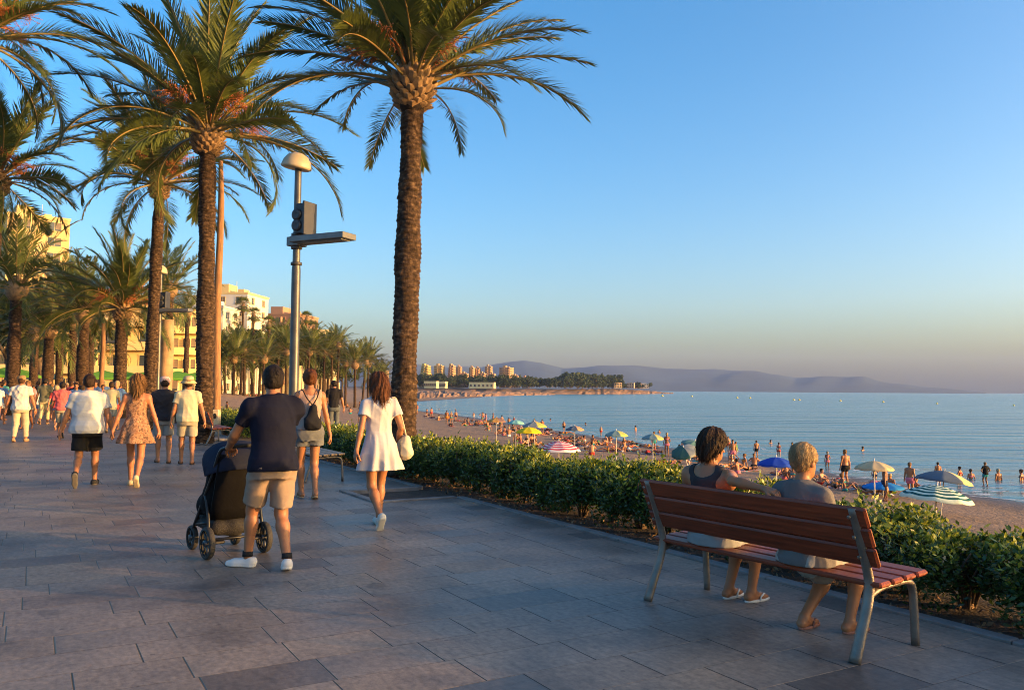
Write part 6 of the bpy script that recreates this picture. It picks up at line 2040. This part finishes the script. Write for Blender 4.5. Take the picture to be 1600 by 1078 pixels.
def build_crowd():
    r = np.random.default_rng(33)
    tees = [('t_red', (.5, .06, .05)), ('t_white', (.66, .62, .58)), ('t_blue', (.06, .12, .3)), ('t_black', (.02, .02, .022)), ('t_orange', (.5, .2, .06)), ('t_grey', (.25, .24, .22)), ('t_pink', (.55, .2, .2)), ('t_teal', (.06, .22, .2))]
    used = []
    n = 0
    for i in range(400):
        px = r.uniform(-20, 335) if i % 4 else r.uniform(-20, 120); d = r.uniform(29, 84)
        p = atd(px, 600, d); p.z = 0
        v = VX.dot(p)
        if v > 3.8 or any((p - q).length < .9 for q in used): continue
        used.append(p); n += 1
        a = R_(20) if r.random() < .6 else R_(200)
        c1, c2 = tees[int(r.integers(0, 8))], tees[int(r.integers(0, 8))]; hr = str(r.choice(['black', 'dark', 'brown', 'darkblond', 'grey'])); q = min(WALK_AT, key=lambda w: abs(w[0] - px))
        lab = uniq('distant walker in %s shirt and %s shorts' % (c2[0][2:], c1[0][2:]), ('just left of ' if px < q[0] - 4 else 'just right of ' if px > q[0] + 4 else 'beyond ') + q[1], (HAIRN[hr] + ' haired',))
        small_person(['walk', 'walkf', 'man_akimbo', 'walk'][int(r.integers(0, 4))], p, a + r.normal() * .3, r.uniform(.9, 1.05), lab, 'distant crowd on the promenade', r, None, hr, c1, c2)
        if n >= 82: break


def build_weed():
    p = G(1148, 884); r = np.random.default_rng(4); mb = MB()
    for _ in range(90):
        a = r.uniform(0, 6.28); q = r.uniform(.01, .075); leaf_cloud(mb, [Vector((q * math.cos(a), q * math.sin(a), r.uniform(.005, .10)))], .045, r, (0, 1), (.6, .4), .5, .4)
    tag(mb.build('weed', hedge_leaf_mats()[:2], None, p), 'small green weed growing between the slabs under the bench', 'weed')


def build_furniture():
    p = G(456, 738)
    street_lamp(p, topz(462, 233, p.y), 'tall steel street lamp with a domed head and flat side arm behind the stroller man', R_(-26))
    p = atd(246, 600, 31.5); p.z = 0
    street_lamp(p, topz(250, 411, 31.5), 'second street lamp between the third and second palm trunks', R_(-4))
    p = atd(160, 600, 50); p.z = 0
    street_lamp(p, topz(160, 490, 50), 'third street lamp half hidden by the shorter full palm', R_(-4))
    b = atd(336, 680, 27.2); b.z = 0
    t = atd(346, 252, 27.2)
    wooden_pole(b, t)
    for i, (px, d, yb, lb) in enumerate(((258, 42, 500, 'thick pale stump of a cut palm behind the pink cap man'), (158, 46, 505, 'thin reddish wooden post left of the shorter full palm'))):
        p = atd(px, 600, d); p.z = 0; h = topz(px, yb, d); mb = MB(); q = (.34, .12)[i]
        mb.tube([(0, 0, -.1), (0, 0, h * .3), (.05, 0, h * .7), (.04, 0, h)], [q * 1.1, q, q * .95, q * .9], 14)
        tag(mb.build(('palm_stump', 'wooden_post')[i], mat(('stump_bark', 'pole_wood')[i], (.36, .22, .11), .9, .3, 2, .6, 14), None, p), lb, ('stump', 'post')[i])
    # benches beyond: one with a back behind the pole, a backless one behind the woman in white
    u = math.atan2(-UX.y, -UX.x)
    q = atd(366, 690, 23.5); q.z = 0
    bench(UV(UX.dot(q), 4.1), u, 'dark wooden bench facing the sea in front of the far hedge beside the pole', 1.7)
    q = G(520, 752)
    bench(UV(UX.dot(q) + .9, 3.95), u, 'backless slatted bench beyond the woman in the white dress', 1.8, back=False, wm=wood_mat('grey_wood', (.27, .19, .12), .55, .1))


build_land(); build_promenade(); build_sea(); build_foam(); build_far(); build_haze()
build_hedges(); build_palms(); build_city(); build_furniture()
build_walkers(); build_bench_couple(); build_crowd(); build_beach(); build_weed()
